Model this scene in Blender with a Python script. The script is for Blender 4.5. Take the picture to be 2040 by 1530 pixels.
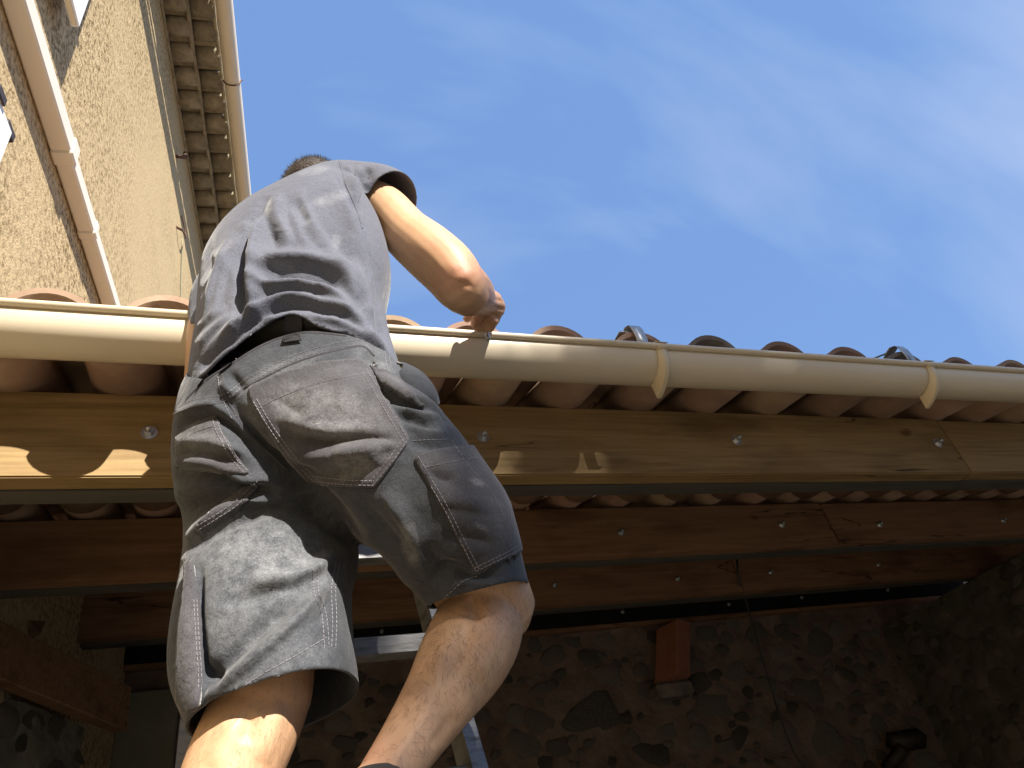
import bpy, bmesh, math, random
import numpy as np
from mathutils import Vector, Matrix
from mathutils.bvhtree import BVHTree

random.seed(7); np.random.seed(7)
for o in list(bpy.data.objects): bpy.data.objects.remove(o)
SC = bpy.context.scene
COL = SC.collection

# ------------------------------------------------------------------ camera
F, PX, PY = 1450.0, 1020.0, 765.0          # focal length and centre in photo pixels (2040 x 1530)
def unit(v): v = np.array(v, float); return v/np.linalg.norm(v)
_dx = unit([4880-PX, 929-PY, F]); _dh = unit([655-PX, 2000-PY, F])   # vanishing points: gutter line, house eaves
_up = unit(np.cross(_dx, _dh)); _up = -_up if _up[1] > 0 else _up
RW = np.stack([_dx, np.cross(_up, _dx), _up])  # world axes in camera coords (right, down, forward)
CAM = np.array([0, 0, 1.55])
def ray(px, py): return RW @ np.array([(px-PX)/F, (py-PY)/F, 1.0])
def atD(px, py, D): return CAM + ray(px, py)*D
def atY(px, py, y): r = ray(px, py); return CAM + r*(y/r[1])
def atZ(px, py, z): r = ray(px, py); return CAM + r*((z-CAM[2])/r[2])
def project(P):
    c = (np.asarray(P, float)-CAM) @ RW
    return PX+F*c[..., 0]/c[..., 2], PY+F*c[..., 1]/c[..., 2], c[..., 2]
HOUSE_DIR = RW @ _dh; HOUSE_DIR[2] = 0; HOUSE_DIR = unit(HOUSE_DIR)
HOUSE_N = np.array([HOUSE_DIR[1], -HOUSE_DIR[0], 0])

cd = bpy.data.cameras.new('camera'); cam = bpy.data.objects.new('camera', cd); COL.objects.link(cam)
cd.sensor_width = 36; cd.lens = 36*F/2040; cd.clip_start = .02; cd.clip_end = 3000
r_, d_, f_ = RW[:, 0], RW[:, 1], RW[:, 2]
M = Matrix(((r_[0], -d_[0], -f_[0], 0), (r_[1], -d_[1], -f_[1], 0), (r_[2], -d_[2], -f_[2], CAM[2]), (0, 0, 0, 1)))
cam.matrix_world = M
SC.camera = cam
SC.render.resolution_x, SC.render.resolution_y = 1024, 768

# ------------------------------------------------------------------ light
SUN = unit([.33, -1, .72])
w = bpy.data.worlds.new('World'); SC.world = w; w.use_nodes = True
nt = w.node_tree; nt.nodes.clear()
N = nt.nodes.new; LK = nt.links.new
out = N('ShaderNodeOutputWorld'); bg = N('ShaderNodeBackground'); bg.inputs['Strength'].default_value = .047
sky = N('ShaderNodeTexSky'); sky.sky_type = 'NISHITA'; sky.sun_disc = False
sky.sun_elevation = math.asin(SUN[2]); sky.sun_rotation = math.atan2(SUN[0], SUN[1])
sky.air_density = 1.0; sky.dust_density = .2; sky.ozone_density = 1.3
tc = N('ShaderNodeTexCoord'); mp = N('ShaderNodeMapping'); mp.inputs['Scale'].default_value = (1.0, 3.2, 1.6)
mp.inputs['Rotation'].default_value = (0, .5, -.55); mp.inputs['Location'].default_value = (.9, .35, .2)
n1 = N('ShaderNodeTexNoise'); n1.inputs['Scale'].default_value = 1.1; n1.inputs['Detail'].default_value = 5; n1.inputs['Roughness'].default_value = .52; n1.inputs['Distortion'].default_value = .5
cr = N('ShaderNodeValToRGB'); cr.color_ramp.elements[0].position = .43; cr.color_ramp.elements[0].color = (0, 0, 0, 1)
cr.color_ramp.elements[1].position = .82; cr.color_ramp.elements[1].color = (.66, .66, .66, 1)
mx = N('ShaderNodeMix'); mx.data_type = 'RGBA'; mx.inputs['B'].default_value = (6.2, 7.2, 9.2, 1)
hz = N('ShaderNodeMix'); hz.data_type = 'RGBA'; hz.inputs['Factor'].default_value = .5; hz.inputs['B'].default_value = (3.0, 5.6, 11.6, 1)
LK(tc.outputs['Generated'], mp.inputs[0]); LK(mp.outputs[0], n1.inputs['Vector']); LK(n1.outputs[0], cr.inputs[0])
LK(sky.outputs[0], hz.inputs['A']); LK(hz.outputs['Result'], mx.inputs['A'])
LK(cr.outputs[0], mx.inputs['Factor']); LK(mx.outputs['Result'], bg.inputs[0]); LK(bg.outputs[0], out.inputs[0])
sl = bpy.data.lights.new('sun', 'SUN'); sl.energy = 5.0; sl.angle = math.radians(.53); sl.color = (1, .93, .82)
so = bpy.data.objects.new('sun', sl); COL.objects.link(so)
so.rotation_euler = Vector(-SUN).to_track_quat('-Z', 'Y').to_euler(); so.location = (3, -12, 9)
SC.view_settings.view_transform = 'Standard'; SC.view_settings.look = 'None'
SC.view_settings.exposure = 1.2; SC.view_settings.gamma = 1

# ------------------------------------------------------------------ materials
def material(name):
    m = bpy.data.materials.new(name); m.use_nodes = True
    t = m.node_tree; b = t.nodes['Principled BSDF']
    return m, t, b, t.nodes.new, t.links.new
def ramp(n, pts):
    r = n('ShaderNodeValToRGB'); e = r.color_ramp.elements
    while len(e) < len(pts): e.new(.5)
    for el, (p, c) in zip(e, pts):
        el.position = p; el.color = (*c, 1) if len(c) == 3 else c
    return r
def mat(name, cols, rough=.7, scale=6, detail=6, stretch=(1, 1, 1), bump=.3, bscale=40, bdist=.002, metal=0, rnd=.0, spec=.4, nrough=.6, hue=0):
    """noise between colours, per-object brightness shift, fine bump"""
    m, t, b, n, l = material(name)
    tc = n('ShaderNodeTexCoord'); oi = n('ShaderNodeObjectInfo'); mp = n('ShaderNodeMapping'); mp.inputs['Scale'].default_value = stretch
    ad = n('ShaderNodeVectorMath'); ad.operation = 'ADD'; sc = n('ShaderNodeVectorMath'); sc.operation = 'SCALE'; sc.inputs['Scale'].default_value = 17.3
    cmb = n('ShaderNodeCombineXYZ')
    for i in range(3): l(oi.outputs['Random'], cmb.inputs[i])
    l(cmb.outputs[0], sc.inputs[0]); l(tc.outputs['Object'], ad.inputs[0]); l(sc.outputs[0], ad.inputs[1]); l(ad.outputs[0], mp.inputs[0])
    nz = n('ShaderNodeTexNoise'); nz.inputs['Scale'].default_value = scale; nz.inputs['Detail'].default_value = detail; nz.inputs['Roughness'].default_value = nrough
    l(mp.outputs[0], nz.inputs['Vector'])
    k = len(cols); r = ramp(n, [(.3+.4*i/max(1, k-1), c) for i, c in enumerate(cols)]); l(nz.outputs[0], r.inputs[0])
    hs = n('ShaderNodeHueSaturation'); mr = n('ShaderNodeMapRange'); mr.inputs['To Min'].default_value = 1-rnd; mr.inputs['To Max'].default_value = 1+rnd
    l(oi.outputs['Random'], mr.inputs[0]); l(mr.outputs[0], hs.inputs['Value']); l(r.outputs[0], hs.inputs['Color'])
    if hue:
        ml = n('ShaderNodeMath'); ml.operation = 'MULTIPLY'; ml.inputs[1].default_value = 7.31; fr = n('ShaderNodeMath'); fr.operation = 'FRACT'
        m2 = n('ShaderNodeMapRange'); m2.inputs['To Min'].default_value = .5-hue; m2.inputs['To Max'].default_value = .5+hue
        l(oi.outputs['Random'], ml.inputs[0]); l(ml.outputs[0], fr.inputs[0]); l(fr.outputs[0], m2.inputs[0]); l(m2.outputs[0], hs.inputs['Hue'])
    l(hs.outputs[0], b.inputs['Base Color'])
    b.inputs['Roughness'].default_value = rough; b.inputs['Metallic'].default_value = metal; b.inputs['Specular IOR Level'].default_value = spec
    if bump:
        nb = n('ShaderNodeTexNoise'); nb.inputs['Scale'].default_value = bscale; nb.inputs['Detail'].default_value = 4
        l(mp.outputs[0], nb.inputs['Vector'])
        bp = n('ShaderNodeBump'); bp.inputs['Strength'].default_value = bump; bp.inputs['Distance'].default_value = bdist
        l(nb.outputs[0], bp.inputs['Height']); l(bp.outputs[0], b.inputs['Normal'])
    return m

def wood_mat(name, c0, c1, c2):
    m, t, b, n, l = material(name)
    tc = n('ShaderNodeTexCoord'); oi = n('ShaderNodeObjectInfo')
    cmb = n('ShaderNodeCombineXYZ'); ad = n('ShaderNodeVectorMath'); ad.operation = 'ADD'; sc = n('ShaderNodeVectorMath'); sc.operation = 'SCALE'; sc.inputs['Scale'].default_value = 9
    for i in range(3): l(oi.outputs['Random'], cmb.inputs[i])
    l(cmb.outputs[0], sc.inputs[0]); l(tc.outputs['Object'], ad.inputs[0]); l(sc.outputs[0], ad.inputs[1])
    m1 = n('ShaderNodeMapping'); m1.inputs['Scale'].default_value = (.7, 14, 14); l(ad.outputs[0], m1.inputs[0])
    g = n('ShaderNodeTexNoise'); g.inputs['Scale'].default_value = 3.2; g.inputs['Detail'].default_value = 9; g.inputs['Roughness'].default_value = .66; g.inputs['Distortion'].default_value = .7; l(m1.outputs[0], g.inputs['Vector'])
    r = ramp(n, [(.28, c0), (.5, c1), (.74, c2)]); l(g.outputs[0], r.inputs[0])
    # dark stains and knots
    m2 = n('ShaderNodeMapping'); m2.inputs['Scale'].default_value = (1.6, 5, 5); l(ad.outputs[0], m2.inputs[0])
    st = n('ShaderNodeTexNoise'); st.inputs['Scale'].default_value = 1.6; st.inputs['Detail'].default_value = 5; l(m2.outputs[0], st.inputs['Vector'])
    sr = ramp(n, [(.52, (1, 1, 1)), (.72, (.52, .46, .42))]); l(st.outputs[0], sr.inputs[0])
    mm = n('ShaderNodeMix'); mm.data_type = 'RGBA'; mm.blend_type = 'MULTIPLY'; mm.inputs['Factor'].default_value = .85
    l(r.outputs[0], mm.inputs['A']); l(sr.outputs[0], mm.inputs['B'])
    vo = n('ShaderNodeTexVoronoi'); vo.inputs['Scale'].default_value = 2.2; mv = n('ShaderNodeMapping'); mv.inputs['Scale'].default_value = (1, 1.8, 1.8); l(ad.outputs[0], mv.inputs[0])
    nv = n('ShaderNodeTexNoise'); nv.inputs['Scale'].default_value = 14; av = n('ShaderNodeVectorMath'); av.operation = 'MULTIPLY_ADD'; av.inputs[1].default_value = (.05, .05, .05)
    l(mv.outputs[0], nv.inputs['Vector']); l(nv.outputs['Color'], av.inputs[0]); l(mv.outputs[0], av.inputs[2]); l(av.outputs[0], vo.inputs['Vector'])
    kr = ramp(n, [(.03, (.22, .13, .08)), (.055, (.62, .5, .4)), (.075, (1, 1, 1))]); l(vo.outputs['Distance'], kr.inputs[0])
    m3 = n('ShaderNodeMix'); m3.data_type = 'RGBA'; m3.blend_type = 'MULTIPLY'; m3.inputs['Factor'].default_value = .8
    l(mm.outputs['Result'], m3.inputs['A']); l(kr.outputs[0], m3.inputs['B'])
    # drying cracks along the grain
    mc = n('ShaderNodeMapping'); mc.inputs['Scale'].default_value = (.55, 5.5, 5.5); l(ad.outputs[0], mc.inputs[0])
    ck = n('ShaderNodeTexNoise'); ck.inputs['Scale'].default_value = 1.5; ck.inputs['Detail'].default_value = 4; ck.inputs['Roughness'].default_value = .45; l(mc.outputs[0], ck.inputs['Vector'])
    cr_ = ramp(n, [(.4915, (1, 1, 1)), (.4965, (.1, .07, .05)), (.4985, (.1, .07, .05)), (.5035, (1, 1, 1))]); l(ck.outputs[0], cr_.inputs[0])
    gate = n('ShaderNodeTexNoise'); gate.inputs['Scale'].default_value = 1.3; l(ad.outputs[0], gate.inputs['Vector'])
    gr = ramp(n, [(.5, (0, 0, 0)), (.56, (1, 1, 1))]); l(gate.outputs[0], gr.inputs[0])
    m4 = n('ShaderNodeMix'); m4.data_type = 'RGBA'; m4.blend_type = 'MULTIPLY'; l(gr.outputs[0], m4.inputs['Factor']); l(m3.outputs['Result'], m4.inputs['A']); l(cr_.outputs[0], m4.inputs['B'])
    l(m4.outputs['Result'], b.inputs['Base Color']); b.inputs['Roughness'].default_value = .68; b.inputs['Specular IOR Level'].default_value = .35
    # saw marks across the grain
    ms = n('ShaderNodeMapping'); ms.inputs['Scale'].default_value = (160, 3, 3); l(ad.outputs[0], ms.inputs[0])
    sn = n('ShaderNodeTexNoise'); sn.inputs['Scale'].default_value = 1.0; sn.inputs['Detail'].default_value = 2; l(ms.outputs[0], sn.inputs['Vector'])
    mg = n('ShaderNodeMapping'); mg.inputs['Scale'].default_value = (3, 170, 170); l(ad.outputs[0], mg.inputs[0])
    gn = n('ShaderNodeTexNoise'); gn.inputs['Scale'].default_value = 1.0; gn.inputs['Detail'].default_value = 3; l(mg.outputs[0], gn.inputs['Vector'])
    sm = n('ShaderNodeMath'); sm.operation = 'MULTIPLY_ADD'; sm.inputs[1].default_value = .5; l(sn.outputs[0], sm.inputs[0]); l(gn.outputs[0], sm.inputs[2])
    bp = n('ShaderNodeBump'); bp.inputs['Strength'].default_value = .5; bp.inputs['Distance'].default_value = .0012
    l(sm.outputs[0], bp.inputs['Height']); l(bp.outputs[0], b.inputs['Normal'])
    return m

def roughcast_mat():
    m, t, b, n, l = material('ochre_roughcast')
    tc = n('ShaderNodeTexCoord')
    f1 = n('ShaderNodeTexNoise'); f1.inputs['Scale'].default_value = 42; f1.inputs['Detail'].default_value = 5; f1.inputs['Roughness'].default_value = .7; l(tc.outputs['Object'], f1.inputs['Vector'])
    g1 = n('ShaderNodeTexNoise'); g1.inputs['Scale'].default_value = .62; g1.inputs['Detail'].default_value = 5; g1.inputs['Roughness'].default_value = .6; l(tc.outputs['Object'], g1.inputs['Vector'])
    gr = ramp(n, [(.37, (0, 0, 0)), (.6, (1, 1, 1))]); l(g1.outputs[0], gr.inputs[0])
    base = ramp(n, [(.3, (.42, .322, .185)), (.7, (.585, .458, .272))]); l(f1.outputs[0], base.inputs[0])
    sp = ramp(n, [(.36, (.3, .265, .2)), (.54, (1, 1, 1))]); l(f1.outputs[0], sp.inputs[0])
    mx = n('ShaderNodeMix'); mx.data_type = 'RGBA'; mx.blend_type = 'MULTIPLY'; l(gr.outputs[0], mx.inputs['Factor']); l(base.outputs[0], mx.inputs['A']); l(sp.outputs[0], mx.inputs['B'])
    l(mx.outputs['Result'], b.inputs['Base Color']); b.inputs['Roughness'].default_value = .95; b.inputs['Specular IOR Level'].default_value = .1
    vb = n('ShaderNodeTexNoise'); vb.inputs['Scale'].default_value = 105; vb.inputs['Detail'].default_value = 4; vb.inputs['Roughness'].default_value = .6; l(tc.outputs['Object'], vb.inputs['Vector'])
    bp = n('ShaderNodeBump'); bp.inputs['Strength'].default_value = .55; bp.inputs['Distance'].default_value = .007
    l(vb.outputs[0], bp.inputs['Height']); l(bp.outputs[0], b.inputs['Normal'])
    return m

def cloth_mat(name, c0, c1, dust_and_light, weave=900, bump=.25):
    m, t, b, n, l = material(name)
    tc = n('ShaderNodeTexCoord'); at = n('ShaderNodeAttribute'); at.attribute_name = 'dust_and_light'
    a = n('ShaderNodeTexNoise'); a.inputs['Scale'].default_value = 9; a.inputs['Detail'].default_value = 8; a.inputs['Roughness'].default_value = .7; l(tc.outputs['Object'], a.inputs['Vector'])
    r = ramp(n, [(.3, c0), (.7, c1)]); l(a.outputs[0], r.inputs[0])
    d = n('ShaderNodeTexNoise'); d.inputs['Scale'].default_value = 34; d.inputs['Detail'].default_value = 12; d.inputs['Roughness'].default_value = .86; l(tc.outputs['Object'], d.inputs['Vector'])
    dr = ramp(n, [(.36, (0, 0, 0)), (.66, (1, 1, 1))]); l(d.outputs[0], dr.inputs[0])
    mu = n('ShaderNodeMath'); mu.operation = 'MULTIPLY'; l(dr.outputs[0], mu.inputs[0]); l(at.outputs['Fac'], mu.inputs[1])
    mx = n('ShaderNodeMix'); mx.data_type = 'RGBA'; l(mu.outputs[0], mx.inputs['Factor']); l(r.outputs[0], mx.inputs['A']); mx.inputs['B'].default_value = (*dust_and_light, 1)
    sp = n('ShaderNodeTexNoise'); sp.inputs['Scale'].default_value = 520; sp.inputs['Detail'].default_value = 3; l(tc.outputs['Object'], sp.inputs['Vector'])
    spr = ramp(n, [(.3, (.72, .72, .72)), (.7, (1.25, 1.25, 1.25))]); l(sp.outputs[0], spr.inputs[0])
    ms = n('ShaderNodeMix'); ms.data_type = 'RGBA'; ms.blend_type = 'MULTIPLY'; ms.inputs['Factor'].default_value = 1; l(mx.outputs['Result'], ms.inputs['A']); l(spr.outputs[0], ms.inputs['B'])
    l(ms.outputs['Result'], b.inputs['Base Color']); b.inputs['Roughness'].default_value = .88; b.inputs['Specular IOR Level'].default_value = .2
    b.inputs['Sheen Weight'].default_value = .25; b.inputs['Sheen Roughness'].default_value = .4
    wv = n('ShaderNodeTexNoise'); wv.inputs['Scale'].default_value = weave; wv.inputs['Detail'].default_value = 2; l(tc.outputs['Object'], wv.inputs['Vector'])
    cl = n('ShaderNodeTexNoise'); cl.inputs['Scale'].default_value = 26; cl.inputs['Detail'].default_value = 7; cl.inputs['Roughness'].default_value = .58; cl.inputs['Distortion'].default_value = 1.2; l(tc.outputs['Object'], cl.inputs['Vector'])
    b1 = n('ShaderNodeBump'); b1.inputs['Strength'].default_value = .55; b1.inputs['Distance'].default_value = .005; l(cl.outputs[0], b1.inputs['Height'])
    b2 = n('ShaderNodeBump'); b2.inputs['Strength'].default_value = bump; b2.inputs['Distance'].default_value = .0006; l(wv.outputs[0], b2.inputs['Height']); l(b1.outputs[0], b2.inputs['Normal'])
    l(b2.outputs[0], b.inputs['Normal'])
    return m

def skin_mat():
    m, t, b, n, l = material('tanned_skin')
    tc = n('ShaderNodeTexCoord')
    a = n('ShaderNodeTexNoise'); a.inputs['Scale'].default_value = 11; a.inputs['Detail'].default_value = 7; a.inputs['Roughness'].default_value = .65; l(tc.outputs['Object'], a.inputs['Vector'])
    r = ramp(n, [(.3, (.5, .29, .165)), (.55, (.58, .36, .215)), (.75, (.63, .42, .265))]); l(a.outputs[0], r.inputs[0])
    at = n('ShaderNodeAttribute'); at.attribute_name = 'red'
    mx = n('ShaderNodeMix'); mx.data_type = 'RGBA'; l(at.outputs['Fac'], mx.inputs['Factor']); l(r.outputs[0], mx.inputs['A']); mx.inputs['B'].default_value = (.5, .2, .14, 1)
    l(mx.outputs['Result'], b.inputs['Base Color'])
    b.inputs['Roughness'].default_value = .5; b.inputs['Specular IOR Level'].default_value = .38
    b.inputs['Subsurface Weight'].default_value = .12; b.inputs['Subsurface Radius'].default_value = (1, .35, .2); b.inputs['Subsurface Scale'].default_value = .006
    p = n('ShaderNodeTexNoise'); p.inputs['Scale'].default_value = 420; p.inputs['Detail'].default_value = 3; l(tc.outputs['Object'], p.inputs['Vector'])
    q = n('ShaderNodeTexNoise'); q.inputs['Scale'].default_value = 38; q.inputs['Detail'].default_value = 4; l(tc.outputs['Object'], q.inputs['Vector'])
    b1 = n('ShaderNodeBump'); b1.inputs['Strength'].default_value = .25; b1.inputs['Distance'].default_value = .002; l(q.outputs[0], b1.inputs['Height'])
    b2 = n('ShaderNodeBump'); b2.inputs['Strength'].default_value = .3; b2.inputs['Distance'].default_value = .0005; l(p.outputs[0], b2.inputs['Height']); l(b1.outputs[0], b2.inputs['Normal']); l(b2.outputs[0], b.inputs['Normal'])
    return m

MT = {}
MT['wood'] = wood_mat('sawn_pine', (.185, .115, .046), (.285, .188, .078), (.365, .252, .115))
MT['wood2'] = wood_mat('shaded_pine', (.17, .088, .046), (.24, .13, .07), (.30, .175, .095))  # darker copy of the pine, shade under the roof put into the colour
MT['tile'] = mat('terracotta', [(.25, .165, .118), (.355, .235, .165), (.45, .325, .235)], .85, 7, 7, bump=.35, bscale=70, rnd=.22, hue=.014)
MT['tile_grey'] = mat('grey_weathered_tile', [(.13, .11, .1), (.24, .2, .17), (.3, .24, .19)], .9, 9, 7, bump=.4, bscale=70, rnd=.1)
MT['tile_old'] = mat('limewashed_tile', [(.17, .145, .095), (.27, .235, .16), (.34, .3, .21)], .92, 14, 7, bump=.7, bscale=45, bdist=.006, rnd=.16)
MT['tile_orange'] = mat('old_orange_tile', [(.36, .19, .1), (.48, .2, .08), (.4, .34, .26)], .9, 9, 7, bump=.5, rnd=.2)
MT['pvc'] = mat('sand_pvc', [(.69, .60, .455), (.72, .63, .485)], .38, 3, 3, bump=.05, bscale=14, spec=.5)
MT['pvc2'] = mat('sand_pvc_bracket', [(.66, .56, .395), (.69, .59, .42)], .45, 3, 3, bump=.05, spec=.5)
MT['pipe'] = mat('cream_pvc', [(.72, .67, .56), (.75, .70, .59)], .4, 3, 3, bump=.05, bscale=14, spec=.5)
MT['wall'] = roughcast_mat()
MT['mortar'] = mat('lime_mortar', [(.115, .08, .058), (.19, .135, .1), (.255, .19, .145)], .95, 5, 8, bump=1, bscale=22, bdist=.015)
MT['stone'] = mat('field_stone', [(.09, .08, .065), (.15, .13, .105), (.2, .165, .13)], .9, 11, 7, bump=.8, bscale=30, bdist=.008, rnd=.45, hue=.02)
MT['green_stone'] = mat('mossy_rubble', [(.085, .083, .058), (.14, .13, .095), (.2, .175, .13)], .95, 7, 8, bump=1, bscale=20, bdist=.015, rnd=.3)
MT['brick'] = mat('red_brick', [(.33, .13, .08), (.42, .18, .11)], .9, 12, 6, bump=.5, bscale=60)
MT['steel'] = mat('galvanised_steel', [(.30, .31, .31), (.42, .43, .43), (.36, .36, .37)], .42, 30, 4, bump=.1, metal=.85)
MT['zinc'] = mat('zinc_bolt', [(.52, .55, .58), (.66, .68, .70)], .3, 40, 4, bump=.1, metal=.9)
MT['channel'] = mat('grey_steel_channel', [(.095, .088, .075), (.145, .135, .115)], .55, 8, 6, stretch=(.5, 4, 4), bump=.2, metal=.35)
MT['black_steel'] = mat('black_painted_steel', [(.012, .012, .013), (.02, .02, .021)], .92, 8, 4, bump=.1, spec=.08)
MT['alu'] = mat('scuffed_aluminium', [(.16, .165, .17), (.25, .25, .255), (.11, .105, .095)], .55, 12, 8, stretch=(1, 1, 6), bump=.25, bscale=90, metal=.6)
MT['white'] = mat('white_shutter_paint', [(.76, .76, .76), (.8, .8, .79)], .45, 5, 3, bump=.1)
MT['dark_iron'] = mat('dark_iron', [(.03, .026, .025), (.06, .045, .04)], .6, 20, 4, bump=.3)
MT['rust'] = mat('rusty_iron', [(.09, .05, .035), (.16, .085, .05)], .8, 20, 4, bump=.3)
MT['cable'] = mat('grey_cable', [(.05, .05, .05), (.08, .08, .08)], .6, 10, 3, bump=0)
MT['gravel'] = mat('courtyard_gravel', [(.105, .094, .076), (.165, .148, .12), (.135, .122, .1)], .95, 2.2, 9, bump=.8, bscale=60, bdist=.02, nrough=.75)
MT['plaster'] = mat('old_plaster', [(.2, .19, .13), (.28, .265, .19)], .95, 4, 7, bump=.5, bscale=25, bdist=.006)
MT['leaf'] = mat('olive_leaf', [(.05, .075, .025), (.08, .11, .04)], .6, 3, 3, bump=0)
MT['bark'] = mat('grey_bark', [(.1, .08, .06), (.18, .15, .12)], .95, 9, 7, bump=1, bscale=18, bdist=.02)
MT['shirt'] = cloth_mat('slate_cotton', (.092, .098, .128), (.11, .117, .15), (.3, .31, .34), 1100, .2)
MT['shorts'] = cloth_mat('charcoal_canvas', (.031, .034, .042), (.048, .052, .062), (.245, .255, .275), 700, .5)
MT['pocket'] = cloth_mat('brown_black_canvas', (.043, .042, .05), (.064, .062, .071), (.25, .25, .26), 700, .45)
MT['belt'] = mat('black_leather', [(.012, .012, .013), (.02, .02, .02)], .5, 20, 4, bump=.2)
MT['thread'] = mat('pale_thread', [(.2, .19, .215), (.3, .285, .32)], .8, 50, 2, bump=0)
MT['skin'] = skin_mat()
MT['hair'] = mat('dark_brown_hair', [(.028, .019, .014), (.06, .042, .03)], .6, 120, 5, bump=.9, bscale=260, bdist=.003)
MT['body_hair'] = mat('brown_body_hair', [(.05, .03, .02), (.08, .05, .032)], .55, 5, 2, bump=0)
MT['sock'] = mat('grey_sock', [(.09, .09, .095), (.12, .12, .125)], .95, 60, 4, bump=.6, bscale=300)
MT['shoe'] = mat('dark_work_shoe', [(.03, .028, .026), (.06, .055, .05)], .6, 14, 5, bump=.4)

# ------------------------------------------------------------------ helpers
def mesh_obj(name, verts, faces, m, parent=None, smooth=False):
    me = bpy.data.meshes.new(name); me.from_pydata([tuple(map(float, v)) for v in verts], [], [tuple(map(int, f)) for f in faces])
    return link(name, me, m, parent, smooth)
def link(name, me, m, parent=None, smooth=False):
    if m is not None and not me.materials: me.materials.append(m)
    if smooth: me.polygons.foreach_set('use_smooth', [True]*len(me.polygons))
    me.update()
    o = bpy.data.objects.new(name, me); COL.objects.link(o)
    if parent is not None: attach(o, parent)
    return o
def attach(o, parent):
    o.parent = parent
    if parent.parent is None: o.matrix_parent_inverse = Matrix.Translation(-parent.location)
def thing(name, label, cat, loc=(0, 0, 0), group=None):
    o = bpy.data.objects.new(name, None); COL.objects.link(o); o.location = loc; o.empty_display_size = .1
    return tag(o, label, cat, group)
def tag(o, label=None, cat=None, group=None, kind=None):
    if label: o['label'] = label
    if cat: o['category'] = cat
    if group: o['group'] = group
    if kind: o['kind'] = kind
    return o
def from_bm(name, bm, m, parent=None, smooth=False):
    me = bpy.data.meshes.new(name); bm.normal_update(); bm.to_mesh(me); bm.free()
    return link(name, me, m, parent, smooth)
def box_bm(x0, x1, y0, y1, z0, z1, bev=.004, seg=1):
    bm = bmesh.new(); bmesh.ops.create_cube(bm, size=1)
    for v in bm.verts:
        v.co = ((x0+x1)/2+v.co.x*(x1-x0), (y0+y1)/2+v.co.y*(y1-y0), (z0+z1)/2+v.co.z*(z1-z0))
    if bev: bmesh.ops.bevel(bm, geom=bm.edges[:], offset=bev, segments=seg, affect='EDGES')
    return bm
def box(name, x0, x1, y0, y1, z0, z1, m, parent=None, bev=.004):
    return from_bm(name, box_bm(x0, x1, y0, y1, z0, z1, bev), m, parent)
def tube_geo(pts, rad, seg=8, caps=True):
    pts = [np.array(p, float) for p in pts]; n = len(pts)
    if np.isscalar(rad): rad = [rad]*n
    V, Fc = [], []; up = None
    for i in range(n):
        t = unit(pts[min(i+1, n-1)]-pts[max(i-1, 0)])
        if up is None: up = np.array([0, 0, 1.]) if abs(t[2]) < .9 else np.array([1., 0, 0])
        a = unit(np.cross(t, up)); b = np.cross(a, t); up = b
        for k in range(seg):
            q = 2*math.pi*k/seg; V.append(pts[i]+rad[i]*(a*math.cos(q)+b*math.sin(q)))
    for i in range(n-1):
        for k in range(seg):
            k2 = (k+1) % seg; Fc.append((i*seg+k, i*seg+k2, (i+1)*seg+k2, (i+1)*seg+k))
    if caps:
        Fc.append(tuple(range(seg))[::-1]); Fc.append(tuple((n-1)*seg+k for k in range(seg)))
    return V, Fc
def tube(name, pts, rad, m, parent=None, seg=8):
    V, Fc = tube_geo(pts, rad, seg); o = mesh_obj(name, V, Fc, m, parent, True); return o
def extrude_profile(prof, axis_pts, closed=False):
    """sweep a profile given as list of (y, z) offsets along straight X range"""
    V, Fc = [], []; n = len(prof)
    for x in axis_pts:
        for (y, z) in prof: V.append((x, y, z))
    for i in range(len(axis_pts)-1):
        for k in range(n if closed else n-1):
            k2 = (k+1) % n; Fc.append((i*n+k, (i+1)*n+k, (i+1)*n+k2, i*n+k2))
    if closed:
        Fc.append(tuple(range(n))); Fc.append(tuple((len(axis_pts)-1)*n+k for k in range(n))[::-1])
    return V, Fc

# ------------------------------------------------------------------ ground
V = []; Fc = []; G = 40
for i in range(G+1):
    for j in range(G+1):
        x = -300+600*i/G; y = -300+600*j/G; V.append((x, y, 0))
for i in range(G):
    for j in range(G): Fc.append((i*(G+1)+j, (i+1)*(G+1)+j, (i+1)*(G+1)+j+1, i*(G+1)+j+1))
tag(mesh_obj('ground', V, Fc, MT['gravel']), kind='structure')

# ------------------------------------------------------------------ old house on the left
def hp(s, p, z): q = HOUSE_DIR*s + HOUSE_N*p; return np.array([q[0], q[1], z])
def hbox(name, s0, s1, p0, p1, z0, z1, m, parent, bev=.004, rot=0.0):
    bm = box_bm(s0, s1, p0, p1, z0, z1, bev)
    for v in bm.verts: v.co = Vector(hp(v.co.x, v.co.y, v.co.z))
    bmesh.ops.recalc_face_normals(bm, faces=bm.faces[:])
    return from_bm(name, bm, m, parent)
house = thing('old_house', 'tall old house with ochre roughcast wall and tiled cornice under the eaves', 'house', hp(2, -1.25, 0))
hbox('wall', -5, 15, -1.5, -1.0, -.2, 7.72, MT['wall'], house, 0)
hbox('upper_wall', -5, 15, -1.5, -1.02, 7.722, 8.2, MT['tile_old'], house, 0)
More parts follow.
